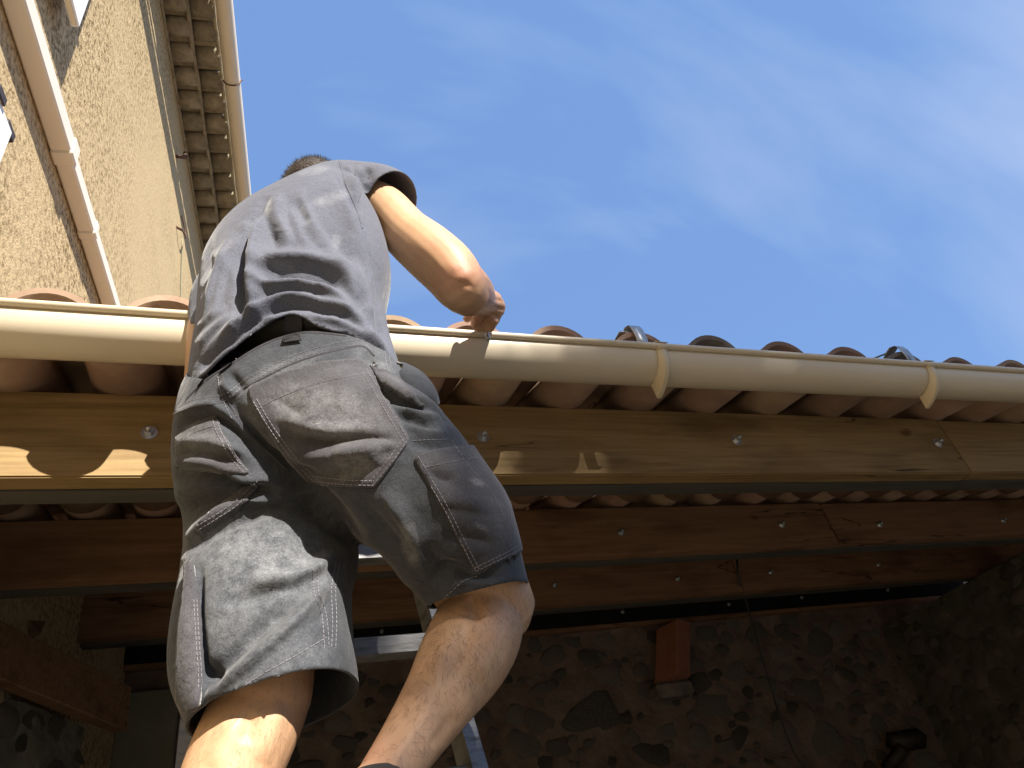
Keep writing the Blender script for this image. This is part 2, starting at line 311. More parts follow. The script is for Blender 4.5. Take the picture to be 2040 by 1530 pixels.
# cornice: two stepped rows of half-round tiles bedded in mortar, with rims
def half_round(r0, r1, L, seg=9, th=.013, down=True, arc=1.0):
    """half-round tile along +Y from 0 to L, crest up (z), base edge at z=0"""
    V, Fc = [], []; a0 = math.pi*(1-arc)/2
    for (y, r) in ((0, r0), (L, r1)):
        for rr in (r, r-th):
            for k in range(seg+1):
                q = a0+(math.pi-2*a0)*k/seg; V.append((rr*math.cos(q), y, rr*math.sin(q)*(-1 if down else 1)))
    n = seg+1
    for k in range(seg):
        Fc += [(k, k+1, 2*n+k+1, 2*n+k), (n+k+1, n+k, 3*n+k, 3*n+k+1), (k+1, k, n+k, n+k+1), (2*n+k, 2*n+k+1, 3*n+k+1, 3*n+k)]
    Fc += [(0, 2*n, 3*n, n), (seg, n+seg, 3*n+seg, 2*n+seg)]
    return V, Fc
V, Fc = half_round(.086, .086, .185, 10, .045, True, .98)
cm = bpy.data.meshes.new('cornice_tile'); cm.from_pydata(V, [], Fc); cm.materials.append(MT['tile_old']); cm.polygons.foreach_set('use_smooth', [True]*len(Fc))
bm = bmesh.new(); bm.from_mesh(cm); bmesh.ops.recalc_face_normals(bm, faces=bm.faces[:]); bm.to_mesh(cm); bm.free()
ang = -math.atan2(HOUSE_DIR[0], HOUSE_DIR[1])
def place_h(o, s, p, z, tilt=0.0):
    o.location = Vector(hp(s, p, z)); o.rotation_euler = (tilt, 0, ang-math.pi/2)
for row, (p0, z0) in enumerate(((-1.0, 7.79), (-.812, 7.87))):
    for k in range(30):
        o = bpy.data.objects.new('cornice_tile', cm); COL.objects.link(o)
        s = 2.2+.205*k+row*.06+random.uniform(-.008, .008)
        place_h(o, s, p0+random.uniform(-.006, .006), z0+random.uniform(-.006, .006), random.uniform(-.03, .03))
        o.scale = (random.uniform(.95, 1.03), 1, random.uniform(.8, 1.05)); attach(o, house)
    hbox('cornice_bed', -1, 12, p0-.04, p0+.17, z0-.02+.012, z0+.09, MT['tile_old'], house, .006)
    # thin protruding rim tile between the rows
    pts = [hp(1+.22*i, p0+.183+random.uniform(-.005, .005), z0-.045+random.uniform(-.007, .007)) for i in range(42)]
    tube('cornice_rim', pts, [.017+random.uniform(-.003, .003) for _ in pts], MT['tile_old'], house, 6)
pts = [hp(1+.3*i, -.995, 7.715+random.uniform(-.005, .005)) for i in range(32)]
tube('cornice_rim', pts, .016, MT['tile_old'], house, 6)
hbox('eave_board', -1, 12, -1.2, -.60, 7.972, 8.03, MT['tile_old'], house, .005)
# eave tiles of the upper roof showing their mouths over the gutter
V, Fc = half_round(.1, .085, .42, 8, .016, False, .95)
em = bpy.data.meshes.new('eave_tile'); em.from_pydata(V, [], Fc); em.materials.append(MT['tile_orange']); em.polygons.foreach_set('use_smooth', [True]*len(Fc))
for k in range(32):
    for kind in (0, 1):
        o = bpy.data.objects.new('eave_tile', em); COL.objects.link(o)
        s = 2.0+.21*k+(0 if kind == 0 else .105)+random.uniform(-.012, .012)
        o.location = Vector(hp(s, -.575+random.uniform(-.03, .02) - (.02 if kind else 0), 8.0 if kind == 0 else 7.99))
        o.rotation_euler = (math.radians(16 if kind else 16), 0 if kind == 0 else 0, ang+math.pi/2)
        if kind: o.scale = (1, 1, -1); o.location.z += .0
        attach(o, house)
hbox('roof_deck', -1, 12, -3.5, -.72, 8.13, 8.2, MT['tile_orange'], house, 0)
# shutters: white panels folded back on the wall
def shutter(s0, s1, z0, z1, dark_hinge, lab, p0=-.94, p1=-.905, shear=0):
    t = thing('window_shutter', lab, 'shutter', hp((s0+s1)/2, -.92, z0))
    hbox('panel', s0, s1, p0, p1, z0, z1, MT['white'], t, .004)
    hbox('edge_strip', s0+.01, s1-.01, p0+.008, p1-.008, z0-.008, z0-.001, MT['pvc2'], t, .002)
    hbox('brace', s0+.04, s1-.04, p1+.001, p1+.012, z0+.62, z0+.7, MT['white'], t, .003)
    hz_ = z0+.3 if not dark_hinge else z1-.1
    hbox('hinge', s1-.16, s1-.10, p1+.002, p1+.01, hz_+.09, hz_+.125, MT['dark_iron'], t, .002)
    hbox('hinge', s1-.035, s1+.03, p0+.004, p1-.004, hz_+.09, hz_+.13, MT['dark_iron'], t, .002)
    hbox('standoff', s0+.1, s0+.14, -1.0, p0-.001, z0+.4, z0+.44, MT['dark_iron'], t, .002)
    return t
shutter(1.05, 1.727, 5.02, 6.5, False, 'white shutter folded back on the ochre wall above the drainpipe')
shutter(.9, 1.565, 2.6, 3.945, True, 'white shutter with black hinge on the ochre wall below the drainpipe')
# drainpipe running level along the wall
dp = thing('drainpipe', 'sand coloured square plastic drainpipe running along the ochre wall', 'drainpipe', hp(2, -.93, 4.41))
hbox('pipe_length', -.6, 2.0, -.996, -.918, 4.485, 4.585, MT['pipe'], dp, .007)
hbox('collar', 1.985, 2.06, -.998, -.912, 4.477, 4.592, MT['pipe'], dp, .008)
hbox('pipe_length', 2.055, 2.42, -.995, -.925, 4.49, 4.572, MT['pipe'], dp, .007)
hbox('collar', 2.41, 2.46, -.997, -.92, 4.483, 4.579, MT['pipe'], dp, .008)
hbox('pipe_length', 2.455, 6.0, -.994, -.927, 4.491, 4.567, MT['pipe'], dp, .007)
for s in (.9, 3.6): hbox('clip', s, s+.03, -1.0, -.91, 4.475, 4.595, MT['pvc2'], dp, .003)
# high gutter of the house with wire straps
hg = thing('eaves_gutter', 'sand coloured half-round gutter under the old house eaves', 'gutter', hp(4, -.545, 7.72))
V, Fc = [], []; prof = []
for k in range(15):
    q = math.pi*k/14; prof.append((-.545-.064*math.cos(q), 7.79-.075*math.sin(q)))
prof.append((-.478, 7.805)); prof.append((-.487, 7.806))
for k in range(14, -1, -1):
    q = math.pi*k/14; prof.append((-.545-.060*math.cos(q), 7.79-.071*math.sin(q)))
ss = [1.0, 6.0, 12.0]
for s in ss:
    for (p, z) in prof: V.append(hp(s, p, z))
n_ = len(prof)
for i in range(2):
    for k in range(n_): k2 = (k+1) % n_; Fc.append((i*n_+k, i*n_+k2, (i+1)*n_+k2, (i+1)*n_+k))
o = mesh_obj('gutter_trough', V, Fc, MT['pvc'], hg, True)
for s in (2.7, 3.45, 4.93, 6.4):
    pts = [hp(s, -.545-.068*math.cos(math.pi*k/12), 7.79-.079*math.sin(math.pi*k/12)) for k in range(13)]+[hp(s, -.47, 7.81), hp(s, -.462, 7.805)]
    tube('strap', pts, .006, MT['rust'], hg, 6)
# small iron bits on the wall
q = hp(3.84, -1, 7.22)
hk = thing('wall_bracket', 'small rusty iron bracket sticking out of the wall near the cornice', 'bracket', q)
tube('pin', [hp(3.84, -1.02, 7.22), hp(3.86, -.92, 7.24)], [.012, .02], MT['rust'], hk, 6)
tube('arm', [hp(3.80, -.97, 7.15), hp(3.86, -.93, 7.25), hp(3.9, -.95, 7.37)], [.008, .02, .012], MT['rust'], hk, 6)
hw_ = thing('wall_hook', 'thin curled rusty wire hook on the ochre wall', 'hook', hp(4.24, -1, 6.72))
tube('pin', [hp(4.15, -1.01, 6.70), hp(4.19, -.96, 6.70)], .012, MT['rust'], hw_, 6)
tube('wire', [hp(4.19, -.96, 6.70), hp(4.26, -.95, 6.72), hp(4.34, -.96, 6.78), hp(4.36, -.97, 6.88), hp(4.30, -.985, 6.94), hp(4.24, -.99, 6.95)], .006, MT['rust'], hw_, 6)
cb = tube('wall_cable', [hp(4.36+.05*i, -.992+random.uniform(-.002, .002), 6.8-.12*i*(1+.02*i)) for i in range(16)], .005, MT['plaster'], None, 6)
tag(cb, 'thin pale cable running down the ochre wall from the wire hook', 'cable')
# ------------------------------------------------------------------ unseen house added behind the camera to block low sky light
nb = thing('sky_block_house', 'plain rendered house, unseen, added behind the tree to block low sky light', 'house', (2, -19, 0))
box('wall', -16, 20, -26, -18, -.1, 9.2, MT['plaster'], nb, 0)
V = [(-16.6, -17.4, 9.1), (20.6, -17.4, 9.1), (20.6, -22, 10.8), (-16.6, -22, 10.8), (-16.6, -26.6, 9.1), (20.6, -26.6, 9.1)]
o = mesh_obj('roof', V+[(x, y, z+.14) for x, y, z in V], [(0, 1, 2, 3), (3, 2, 5, 4), (6, 9, 8, 7), (9, 10, 11, 8), (0, 6, 7, 1), (4, 5, 11, 10), (0, 3, 9, 6), (3, 4, 10, 9), (1, 7, 8, 2), (2, 8, 11, 5)], MT['tile'], nb)
for x in (-11, -6, -1, 4, 9, 14):
    for z in (1.0, 3.9, 6.7):
        wd = box('window', x, x+1.1, -17.995, -17.93, z, z+1.4, MT['white'], nb, .01)
        for k in (0, 1):
            p_ = box('pane', x+.08+.5*k, x+.52+.5*k, -17.928, -17.92, z+.08, z+1.32, MT['dark_iron'], None, 0); p_.parent = wd
# ------------------------------------------------------------------ lean-to roof of canal tiles
SLOPE = .25; TH = math.atan(SLOPE)
YE = 1.19                                       # tile mouths over the gutter
crest = [-.345, -.137, .09, .318, .508, .724, .945, 1.168, 1.397, 1.63, 1.855, 2.087, 2.327]
crest = [c*1.026 for c in crest]
crest = [-.345-.22*2, -.345-.22] + crest + [2.327+.225*(i+1) for i in range(15)]
roof = thing('tiled_lean_to_roof', 'low lean-to roof of terracotta canal tiles laid on timber beams', 'roof', (1, 1.2, 2.6))
def canal(r0, r1, L, seg, th, arc, up):
    V, Fc = half_round(r0, r1, L, seg, th, not up, arc)
    me = bpy.data.meshes.new('cover_tile' if up else 'channel_tile'); me.from_pydata(V, [], Fc)
    bm = bmesh.new(); bm.from_mesh(me); bmesh.ops.recalc_face_normals(bm, faces=bm.faces[:]); bm.to_mesh(me); bm.free()
    me.polygons.foreach_set('use_smooth', [abs(p.normal.y) < .8 for p in me.polygons])
    me.materials.append(MT['tile']); return me
cov_front = canal(.1, .084, .45, 16, .0125, .84, True); cov = canal(.1, .084, .45, 10, .0125, .84, True)
cha = canal(.074, .09, .45, 12, .012, .9, False)
cov_grey = cov_front.copy(); cov_grey.materials.clear(); cov_grey.materials.append(MT['tile_grey'])
ROWS = 10; EXP = .352
for ci, cx in enumerate(crest):
    nx = crest[ci+1] if ci+1 < len(crest) else cx+.225
    for r in range(ROWS):
        yy = YE + r*EXP*math.cos(TH); zz = SLOPE*(yy-YE)
        me = (cov_grey if ci in (9, 12) else cov_front) if r == 0 else cov
        if r == 1 and ci > 2: me = cov
        o = bpy.data.objects.new('cover_tile', me); COL.objects.link(o)
        o.location = (cx+random.uniform(-.006, .006), yy+.012+random.uniform(-.008, .008)-(.0 if r else 0), 2.653+zz+.016*(r > 0)+random.uniform(0, .003))
        o.rotation_euler = (TH+random.uniform(-.01, .01)-.02*(r > 0), random.uniform(-.02, .02), random.uniform(-.02, .02)); attach(o, roof)
        o = bpy.data.objects.new('channel_tile', cha); COL.objects.link(o)
        o.location = ((cx+nx)/2+random.uniform(-.005, .005), yy+random.uniform(-.01, .004), 2.7155+zz+.012*(r > 0))
        o.rotation_euler = (TH-.012*(r > 0), random.uniform(-.03, .03), random.uniform(-.025, .025)); attach(o, roof)
# metal storm hooks over two cover tiles
def hook(ci, bent):
    x = crest[ci]; z = 2.752; y = YE-.006
    prof = [(y+.02, z-.075), (y-.012, z-.06), (y-.016, z-.03), (y-.012, z+.004), (y-.005, z+.022), (y+.012, z+.03), (y+.03, z+.026), (y+.06, z+.014), (y+.12, z+.028)]
    V, Fc = [], []
    for (yy, zz) in prof:
        for (dx, dt) in ((-.016, 0), (.016, 0), (.016, -.003), (-.016, -.003)): V.append((x+dx, yy+dt, zz+dt))
    for i in range(len(prof)-1):
        for k in range(4): k2 = (k+1) % 4; Fc.append((i*4+k, i*4+k2, i*4+4+k2, i*4+4+k))
    Fc += [(0, 1, 2, 3), (len(V)-1, len(V)-2, len(V)-3, len(V)-4)]
    t = thing('tile_hook', 'thin metal storm hook clipped over the mouth of a terracotta cover tile' if not bent else 'metal storm hook with a bent wire tip over the mouth of a grey cover tile', 'hook', (x, y, z-.07))
    mesh_obj('strap', V, Fc, MT['steel'], t, True)
    if bent:
        tube('wire_tip', [(x-.005, y+.03, z+.026), (x-.04, y+.06, z+.026), (x-.072, y+.06, z+.012)], .003, MT['steel'], t, 6)
        tube('wire_tip', [(x-.05, y+.06, z+.024), (x-.048, y+.05, z-.01)], .003, MT['steel'], t, 6)
    else:
        box('side_flange', x-.045, x-.0165, y+.0, y+.05, z+.0005, z+.004, MT['steel'], t, .001)
    return t
hook(8, False); hook(12, True)
# ------------------------------------------------------------------ lean-to gutter
gt = thing('front_gutter', 'long sand coloured half-round plastic gutter along the lean-to edge', 'gutter', (1, 1.156, 2.56))
R0, YC, ZC = .0555, 1.156, 2.618
prof = []
for k in range(25):
    q = math.pi*k/24; prof.append((YC-R0*math.cos(q), ZC-R0*math.sin(q)))
for k in range(24, -1, -1):
    q = math.pi*k/24; prof.append((YC-(R0-.003)*math.cos(q), ZC-(R0-.003)*math.sin(q)))
V, Fc = extrude_profile(prof, [-.84, -.2, .4, 1.0, 1.6, 2.2, 2.8, 3.6, 4.4], True)
mesh_obj('gutter_trough', V, Fc, MT['pvc'], gt, True)
# rolled bead on the front lip
pr = [(YC-R0-.0035+.0085*math.cos(2*math.pi*k/14), ZC+.0065+.0075*math.sin(2*math.pi*k/14)) for k in range(14)]
V, Fc = extrude_profile(pr[::-1], [-.84, .5, 1.8, 3.1, 4.4], True); mesh_obj('rolled_bead', V, Fc, MT['pvc'], gt, True)
def bracket(x):
    V, Fc = [], []; secs = 22
    # crescent: inner edge follows the gutter, outer edge swells to a point under the gutter
    for side, dx in ((0, -.015), (1, .015)):
        for k in range(secs+1):
            u = k/secs; q = math.radians(-14+118*u)
            g = .0035+.031*max(0, (u-.12))**1.1
            if u > .80: g = .0035+.031*(.68**1.1)+.012*(u-.80)/.2
            for rr in (R0+.0015, R0+g+.002):
                V.append((x+dx*(1 if rr < R0+.003 else .35), YC-rr*math.cos(q), ZC-rr*math.sin(q)))
    m_ = (secs+1)*2
    for k in range(secs):
        a = 2*k; Fc += [(a, a+1, a+3, a+2), (m_+a, m_+a+2, m_+a+3, m_+a+1), (a+1, m_+a+1, m_+a+3, a+3), (a, a+2, m_+a+2, m_+a)]
    Fc += [(0, m_, m_+1, 1), (2*secs, 2*secs+1, m_+2*secs+1, m_+2*secs)]
    br = mesh_obj('bracket', V, Fc, MT['pvc2'], gt, False)
    # flat wider strap hugging the trough and clip over the bead
    prof2 = [(YC-(R0+.0022)*math.cos(math.radians(a)), ZC-(R0+.0022)*math.sin(math.radians(a))) for a in range(-8, 96, 6)]
    V, Fc = [], []
    for (y, z) in prof2: V += [(x-.017, y, z), (x+.012, y, z)]
    for k in range(len(prof2)-1): Fc.append((2*k, 2*k+1, 2*k+3, 2*k+2))
    s_ = mesh_obj('bracket_strap', V, Fc, MT['pvc2'], None, True); s_.parent = br
    sm = s_.modifiers.new('s', 'SOLIDIFY'); sm.thickness = .002; sm.offset = 0
    pc = [(YC-R0-.0035+.0112*math.cos(a), ZC+.0065+.0102*math.sin(a)) for a in np.linspace(-2.4, 2.6, 14)[::-1]]
    V, Fc = [], []
    for (y, z) in pc: V += [(x-.0165, y, z), (x+.0165, y, z)]
    for k in range(len(pc)-1): Fc.append((2*k, 2*k+1, 2*k+3, 2*k+2))
    c_ = mesh_obj('bead_clip', V, Fc, MT['pvc2'], None, True); c_.parent = br
    sm = c_.modifiers.new('s', 'SOLIDIFY'); sm.thickness = .002; sm.offset = 0
for x in (.03, .958, 1.846, 2.75, 3.65): bracket(x)
# ------------------------------------------------------------------ beams
def bolt(x, y, z, parent, r=.0175, tilt=0.):
    V, Fc = tube_geo([(x, y-.0005, z), (x, y-.0035, z)], r*1.0, 18)
    wsh = mesh_obj('bolt', V, Fc, MT['zinc'], parent, False)
    V, Fc = tube_geo([(x, y-.0036, z), (x, y-.013, z)], r*.56, 6); nut = mesh_obj('nut', V, Fc, MT['zinc'], None); nut.parent = wsh
    V, Fc = tube_geo([(x, y-.0131, z), (x, y-.022, z), (x, y-.0235, z)], [r*.33, r*.33, r*.25], 10); e = mesh_obj('thread_end', V, Fc, MT['zinc'], None, True); e.parent = wsh
def beam(label, y, z0, z1, th, joints, x0, x1, bolts, m, steel=True, skew=0):
    t = thing('timber_beam', label, 'beam', ((x0+x1)/2, y+th/2, z0))
    xs = [x0]+joints+[x1]
    for i in range(len(xs)-1):
        bm = box_bm(xs[i]+.0025, xs[i+1]-.0025, y+random.uniform(0, .004), y+th, z0+random.uniform(-.003, .003), z1-(0 if i == 0 else .004), .0035, 2)
        from_bm('plank', bm, m, t)
    if steel:
        w_, tk = .05, .006; ya = y+th+.002
        V, Fc = extrude_profile([(ya, z0-.004), (ya+w_, z0-.004), (ya+w_, z0+.004), (ya+tk, z0+.004), (ya+tk, z1-.012), (ya+w_, z1-.012), (ya+w_, z1-.004), (ya, z1-.004)], [x0, x1], True)
        o = mesh_obj('steel_channel', V, Fc, MT['channel'], t)
    for (bx, bz) in bolts: bolt(bx, y+.002, bz, t)
    return t
def zz(px, py, y): return tuple(atY(px, py, y)[[0, 2]])
Y1, Y2, Y3, Y4 = 1.44, 2.42, 3.50, 4.40
beam('front pine beam with bolts right behind the gutter', Y1, 2.481, 2.699, .05, [2.26], -.80, 4.9, [zz(297, 862, Y1), zz(962, 870, Y1), zz(1467, 877, Y1), zz(1868, 883, Y1)], MT['wood'])
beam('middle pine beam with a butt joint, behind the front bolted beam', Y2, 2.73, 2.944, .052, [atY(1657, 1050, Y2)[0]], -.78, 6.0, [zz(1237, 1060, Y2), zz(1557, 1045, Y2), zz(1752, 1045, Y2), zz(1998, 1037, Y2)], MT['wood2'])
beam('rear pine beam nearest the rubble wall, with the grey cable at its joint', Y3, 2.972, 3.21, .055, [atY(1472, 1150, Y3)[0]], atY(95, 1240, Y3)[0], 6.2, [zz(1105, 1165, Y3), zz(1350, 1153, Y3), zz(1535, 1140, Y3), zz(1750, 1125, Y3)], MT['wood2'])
wp = thing('wall_plate', 'black steel wall plate bolted along the top of the rubble wall', 'wall plate', (2, Y4-.03, 3.16))
box('plate', -.62, 6.6, Y4-.06, Y4-.002, 3.165, 3.30, MT['black_steel'], wp, .003)
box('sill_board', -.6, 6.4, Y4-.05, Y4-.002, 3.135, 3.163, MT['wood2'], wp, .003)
for px, py in ((760, 1258), (1240, 1219), (1452, 1204), (1597, 1191), (1768, 1176), (205, 1298)):
    x, z = zz(px, py, Y4-.06); bolt(x, Y4-.06, z, wp, .014)
# ------------------------------------------------------------------ rubble walls under the lean-to
def stone_mesh(seed):
    rs = np.random.RandomState(seed); bm = bmesh.new(); bmesh.ops.create_icosphere(bm, subdivisions=2, radius=1)
    k = rs.randn(5, 3); a = rs.uniform(.07, .16, 5); ph = rs.uniform(0, 6, 5)
    for v in bm.verts:
        p = np.array(v.co); p = np.sign(p)*np.abs(p)**.82
        f = 1+sum(a[i]*math.sin(2.1*float(k[i] @ p)+ph[i]) for i in range(5)); v.co = Vector(p*f)
    bmesh.ops.delete(bm, geom=[v for v in bm.verts if v.co.y > .25], context='VERTS')
    me = bpy.data.meshes.new('stone'); bm.to_mesh(me); bm.free()
    me.polygons.foreach_set('use_smooth', [True]*len(me.polygons)); return me
STM = [stone_mesh(i) for i in range(9)]
for me in STM[:7]: me.materials.append(MT['stone'])
for me in STM[7:]: me.materials.append(MT['green_stone'])
def rubble(name, label, org, ux, L, z0, z1, n, m, seed, big=(), meshes=STM[:7], smin=.026, smax=.11, box_=None):
    """wall face: origin, horizontal unit direction ux, outward normal is to the right-hand side of ux x z"""
    ux = np.array(ux, float); nrm = np.array([ux[1], -ux[0], 0])
    t = thing(name, label, 'wall', tuple(np.array([org[0], org[1], 0])+ux*L/2-nrm*.2))
    nx, nz = int(L/.05), int((z1-z0)/.05); rs = np.random.RandomState(seed)
    gx = rs.randn(nx+1, nz+1)
    for _ in range(2):
        gx = (gx+np.roll(gx, 1, 0)+np.roll(gx, 1, 1)+np.roll(gx, -1, 0)+np.roll(gx, -1, 1))/5
    V, Fc = [], []
    for i in range(nx+1):
        for j in range(nz+1):
            p = np.array([org[0], org[1], 0])+ux*(L*i/nx)+nrm*(gx[i, j]*.022); V.append((p[0], p[1], z0+(z1-z0)*j/nz))
    for i in range(nx):
        for j in range(nz): a = i*(nz+1)+j; Fc.append((a, a+nz+1, a+nz+2, a+1))
    b0 = len(V)
    for i in (0, nx):
        for j in (0, nz):
            p = np.array([org[0], org[1], 0])+ux*(L*i/nx)-nrm*.4; V.append((p[0], p[1], z0+(z1-z0)*j/nz))
    Fc += [(b0, b0+1, b0+3, b0+2), (0, nz, b0+1, b0), (nx*(nz+1), b0+2, b0+3, nx*(nz+1)+nz), (nz, nx*(nz+1)+nz, b0+3, b0+1)]
    mesh_obj('mortar', V, Fc, m, t, True)
    placed = list(big); tries = 0
    while len(placed) < n and tries < 14000:
        tries += 1; s = smin+(smax-smin)*rs.rand()**1.7; bx_ = box_ or (0, L, z0, z1); a = rs.uniform(bx_[0], bx_[1]); z = rs.uniform(bx_[2], bx_[3])
        if all(((a-b[0])**2+((z-b[1])*1.25)**2)**.5 > (s+b[2])*.97 for b in placed): placed.append((a, z, s))
    rz = math.atan2(ux[1], ux[0])
    for (a, z, s) in placed:
        o = bpy.data.objects.new('stone', meshes[rs.randint(len(meshes))]); COL.objects.link(o)
        p = np.array([org[0], org[1], 0])+ux*a-nrm*(s*.10)
        o.location = (p[0], p[1], z); o.rotation_euler = (0, rs.uniform(-.5, .5), rz)
        o.scale = (s*rs.uniform(.95, 1.35), s*.17+.010, s*rs.uniform(.65, .95)); attach(o, t)
    return t
def wl(px, py): q = atY(px, py, Y4); return q[0], q[2]
XB0 = -.75
bigs = []
for (px, py, s) in ((1180, 1420, .19), (1075, 1435, .10), (1465, 1340, .085), (1612, 1375, .11), (1420, 1405, .10), (1385, 1470, .09), (1300, 1500, .1), (1560, 1260, .07), (1640, 1470, .15), (1555, 1300, .08), (1455, 1240, .06), (1110, 1490, .08)):
    x, z = wl(px, py); bigs.append((x-XB0, z, s))
rw_ = rubble('rubble_wall', 'dark rubble stone wall with pinkish mortar behind the ladder', (XB0, Y4), (1, 0, 0), 7.4, .0, 3.135, 296, MT['mortar'], 3, bigs, box_=(.9, 5.45, 1.85, 3.1))
box('sky_gap_filler', -.75, 6.7, Y4+.002, Y4+.4, 3.14, 3.44, MT['mortar'], rw_, .01)  # added strip closing the gap under the tiles where sky leaked in
rubble('light_stop_wall', 'unseen rubble end wall added beyond the greenish side wall to keep light out', (6.5, 4.6), (0, -1, 0), 3.1, 0, 3.4, 60, MT['mortar'], 13)  # unseen wall added to stop light entering at the open right end
# right-hand wall coming forward from the corner
cx_, _z = wl(1775, 1300)
rubble('side_rubble_wall', 'greenish rubble wall meeting the rear wall at the far corner', (cx_, Y4+.3), unit([.10, -1, 0]), 3.4, 0, 2.955, 160, MT['green_stone'], 5, meshes=STM[4:], smin=.03, smax=.09, box_=(0, 1.9, 1.7, 2.93))
# left-hand wall and the beam resting along it
SBk = .75
pa = np.array([-.92, 3.53])*SBk; pb = np.array([-.49, 4.49])*SBk; ud = unit([pb[0]-pa[0], pb[1]-pa[1], 0]); un = np.array([ud[1], -ud[0], 0])
ztop = CAM[2]+(3.1-CAM[2])*SBk; zbot = CAM[2]+(2.9-CAM[2])*SBk-.02
sb = thing('side_beam', 'dark timber beam running back along the left rubble wall', 'beam', (pb[0], pb[1], zbot))
bm = box_bm(-1.6, float(np.linalg.norm(pb-pa))+.02, -.055, 0, zbot, ztop, .005)
for v in bm.verts:
    q = np.array([pa[0], pa[1], 0])+ud*v.co.x+un*v.co.y; v.co = Vector((q[0], q[1], v.co.z))
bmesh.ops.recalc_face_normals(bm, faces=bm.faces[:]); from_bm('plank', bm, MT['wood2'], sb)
lw = np.array([pa[0], pa[1], 0])-ud*2.4-un*.075
rubble('left_rubble_wall', 'short rubble wall below the dark side beam, left of the ladder', (lw[0], lw[1]), ud, 3.05, 0, zbot-.004, 110, MT['green_stone'], 9, meshes=STM[4:], smin=.03, smax=.08, box_=(1.2, 3.05, 1.7, 2.5))
st = thing('corner_strut', 'short slanting timber strut between side beam and rear beam', 'strut', (-.6, 3.3, 2.72))
p0 = np.array(atY(45, 1262, 2.95)); p1 = np.array(atY(82, 1190, 3.42))
V, Fc = tube_geo([p0, p1], [.055, .055], 4); mesh_obj('plank', V, Fc, MT['wood2'], st)
# plastered pier beside the side beam end
q = atY(300, 1430, Y4-.12); pl = box('plaster_patch', q[0]-.17, q[0]+.12, Y4-.06, Y4-.012, 1.6, atY(280, 1375, Y4-.06)[2], MT['plaster'], None, .01)
tag(pl, 'smooth pale plaster patch on the rear wall beside the side beam end', 'plaster patch')
# slanting brick prop under the wall plate
x0, z0 = zz(1345, 1352, Y4-.14); x1, z1 = zz(1338, 1246, Y4-.08)
bp_ = thing('brick_prop', 'reddish brick prop jutting from the rubble wall under the black plate', 'brick', (x0, Y4-.1, z0))
bm = box_bm(-.085, .085, -.09, .09, 0, 1, .006)
for v in bm.verts:
    u_ = v.co.z; a_ = .5; cx2 = v.co.x*math.cos(a_)-v.co.y*math.sin(a_); cy2 = v.co.x*math.sin(a_)+v.co.y*math.cos(a_)
    v.co = Vector((x0+(x1-x0)*u_+cx2, Y4-.10+cy2, z0+(z1-z0-.01)*u_))
bmesh.ops.recalc_face_normals(bm, faces=bm.faces[:]); from_bm('brick', bm, MT['brick'], bp_)
tag(box('corbel_stone', x0-.14, x0+.13, Y4-.13, Y4-.0, z0-.10, z0-.004, MT['stone'], None, .02), 'grey corbel stone supporting the brick prop', 'stone')
# hanging cable and the dark iron bracket low on the wall
cbl = tube('hanging_cable', [atY(px, py, y) for px, py, y in ((1468, 1115, Y3-.03), (1472, 1160, Y3-.03), (1490, 1210, Y3+.3), (1512, 1290, Y4-.12), (1540, 1385, Y4-.1), (1565, 1460, Y4-.1), (1582, 1500, Y4-.1), (1606, 1535, Y4-.1), (1640, 1620, Y4-.1))], .0065, MT['cable'], None, 8)
tag(cbl, 'grey electric cable hanging down the rubble wall from the rear beam', 'cable')
ib = thing('iron_bracket', 'dark angled iron bracket low on the rear wall by the corner', 'bracket', tuple(atY(1800, 1500, Y4-.1)))
tube('arm', [atY(1765, 1535, Y4-.05), atY(1800, 1490, Y4-.2)], .045, MT['dark_iron'], ib, 4)
tube('head', [atY(1775, 1480, Y4-.12), atY(1835, 1470, Y4-.15)], .065, MT['dark_iron'], ib, 4)
# ------------------------------------------------------------------ aluminium ladder
LD = unit([.0, .416, 1.0]); LN = unit(np.cross([1, 0, 0], LD))    # along the stiles; LN points towards the wall side
if LN[1] < 0: LN = -LN
def lad(x, z, n=0): return np.array([x, 1.2+(z-1.99)*.416, z])+LN*n
ld = thing('ladder', 'scuffed aluminium ladder leaning on the front beam, under the person', 'ladder', tuple(lad(.145, 0)))
XL, XR = -.045, .335
ztop_ = 2.50
for sgn, x in ((-1, XL), (1, XR)):
    V, Fc = [], []
    prof = [(-.011, -.032), (.011, -.032), (.011, -.028), (-.007, -.028), (-.007, .028), (.011, .028), (.011, .032), (-.011, .032)]
    for z in (0.0, ztop_):
        for (a, b) in prof: V.append(lad(x+a*-sgn*-1, z, b))
    n_ = len(prof)
    for k in range(n_): k2 = (k+1) % n_; Fc.append((k, k2, n_+k2, n_+k))
    Fc += [tuple(range(n_)), tuple(range(n_, 2*n_))]
    o = mesh_obj('stile', V, Fc, MT['alu'], ld)
    V, Fc = tube_geo([lad(x, -.0), lad(x, .06)], .03, 8); mesh_obj('rubber_foot', V, Fc, MT['shoe'], ld)
rz_ = 1.985
zs = [rz_+.215]+[rz_-.23*k for k in range(9)]
for z in zs:
    if z > .1:
        V, Fc = [], []
        for x in (XL+.0115, XR-.0115):
            for (a, b) in ((-.014, -.016), (.014, -.016), (.017, -.010), (.017, .012), (.014, .016), (-.014, .016), (-.017, .012), (-.017, -.010)):
                p = lad(x, z); V.append((p[0], p[1]+b, p[2]+a))
        Fc = [(k, (k+1) % 8, 8+(k+1) % 8, 8+k) for k in range(8)]+[tuple(range(8)), tuple(range(8, 16))]
        mesh_obj('rung', V, Fc, MT['alu'], ld)
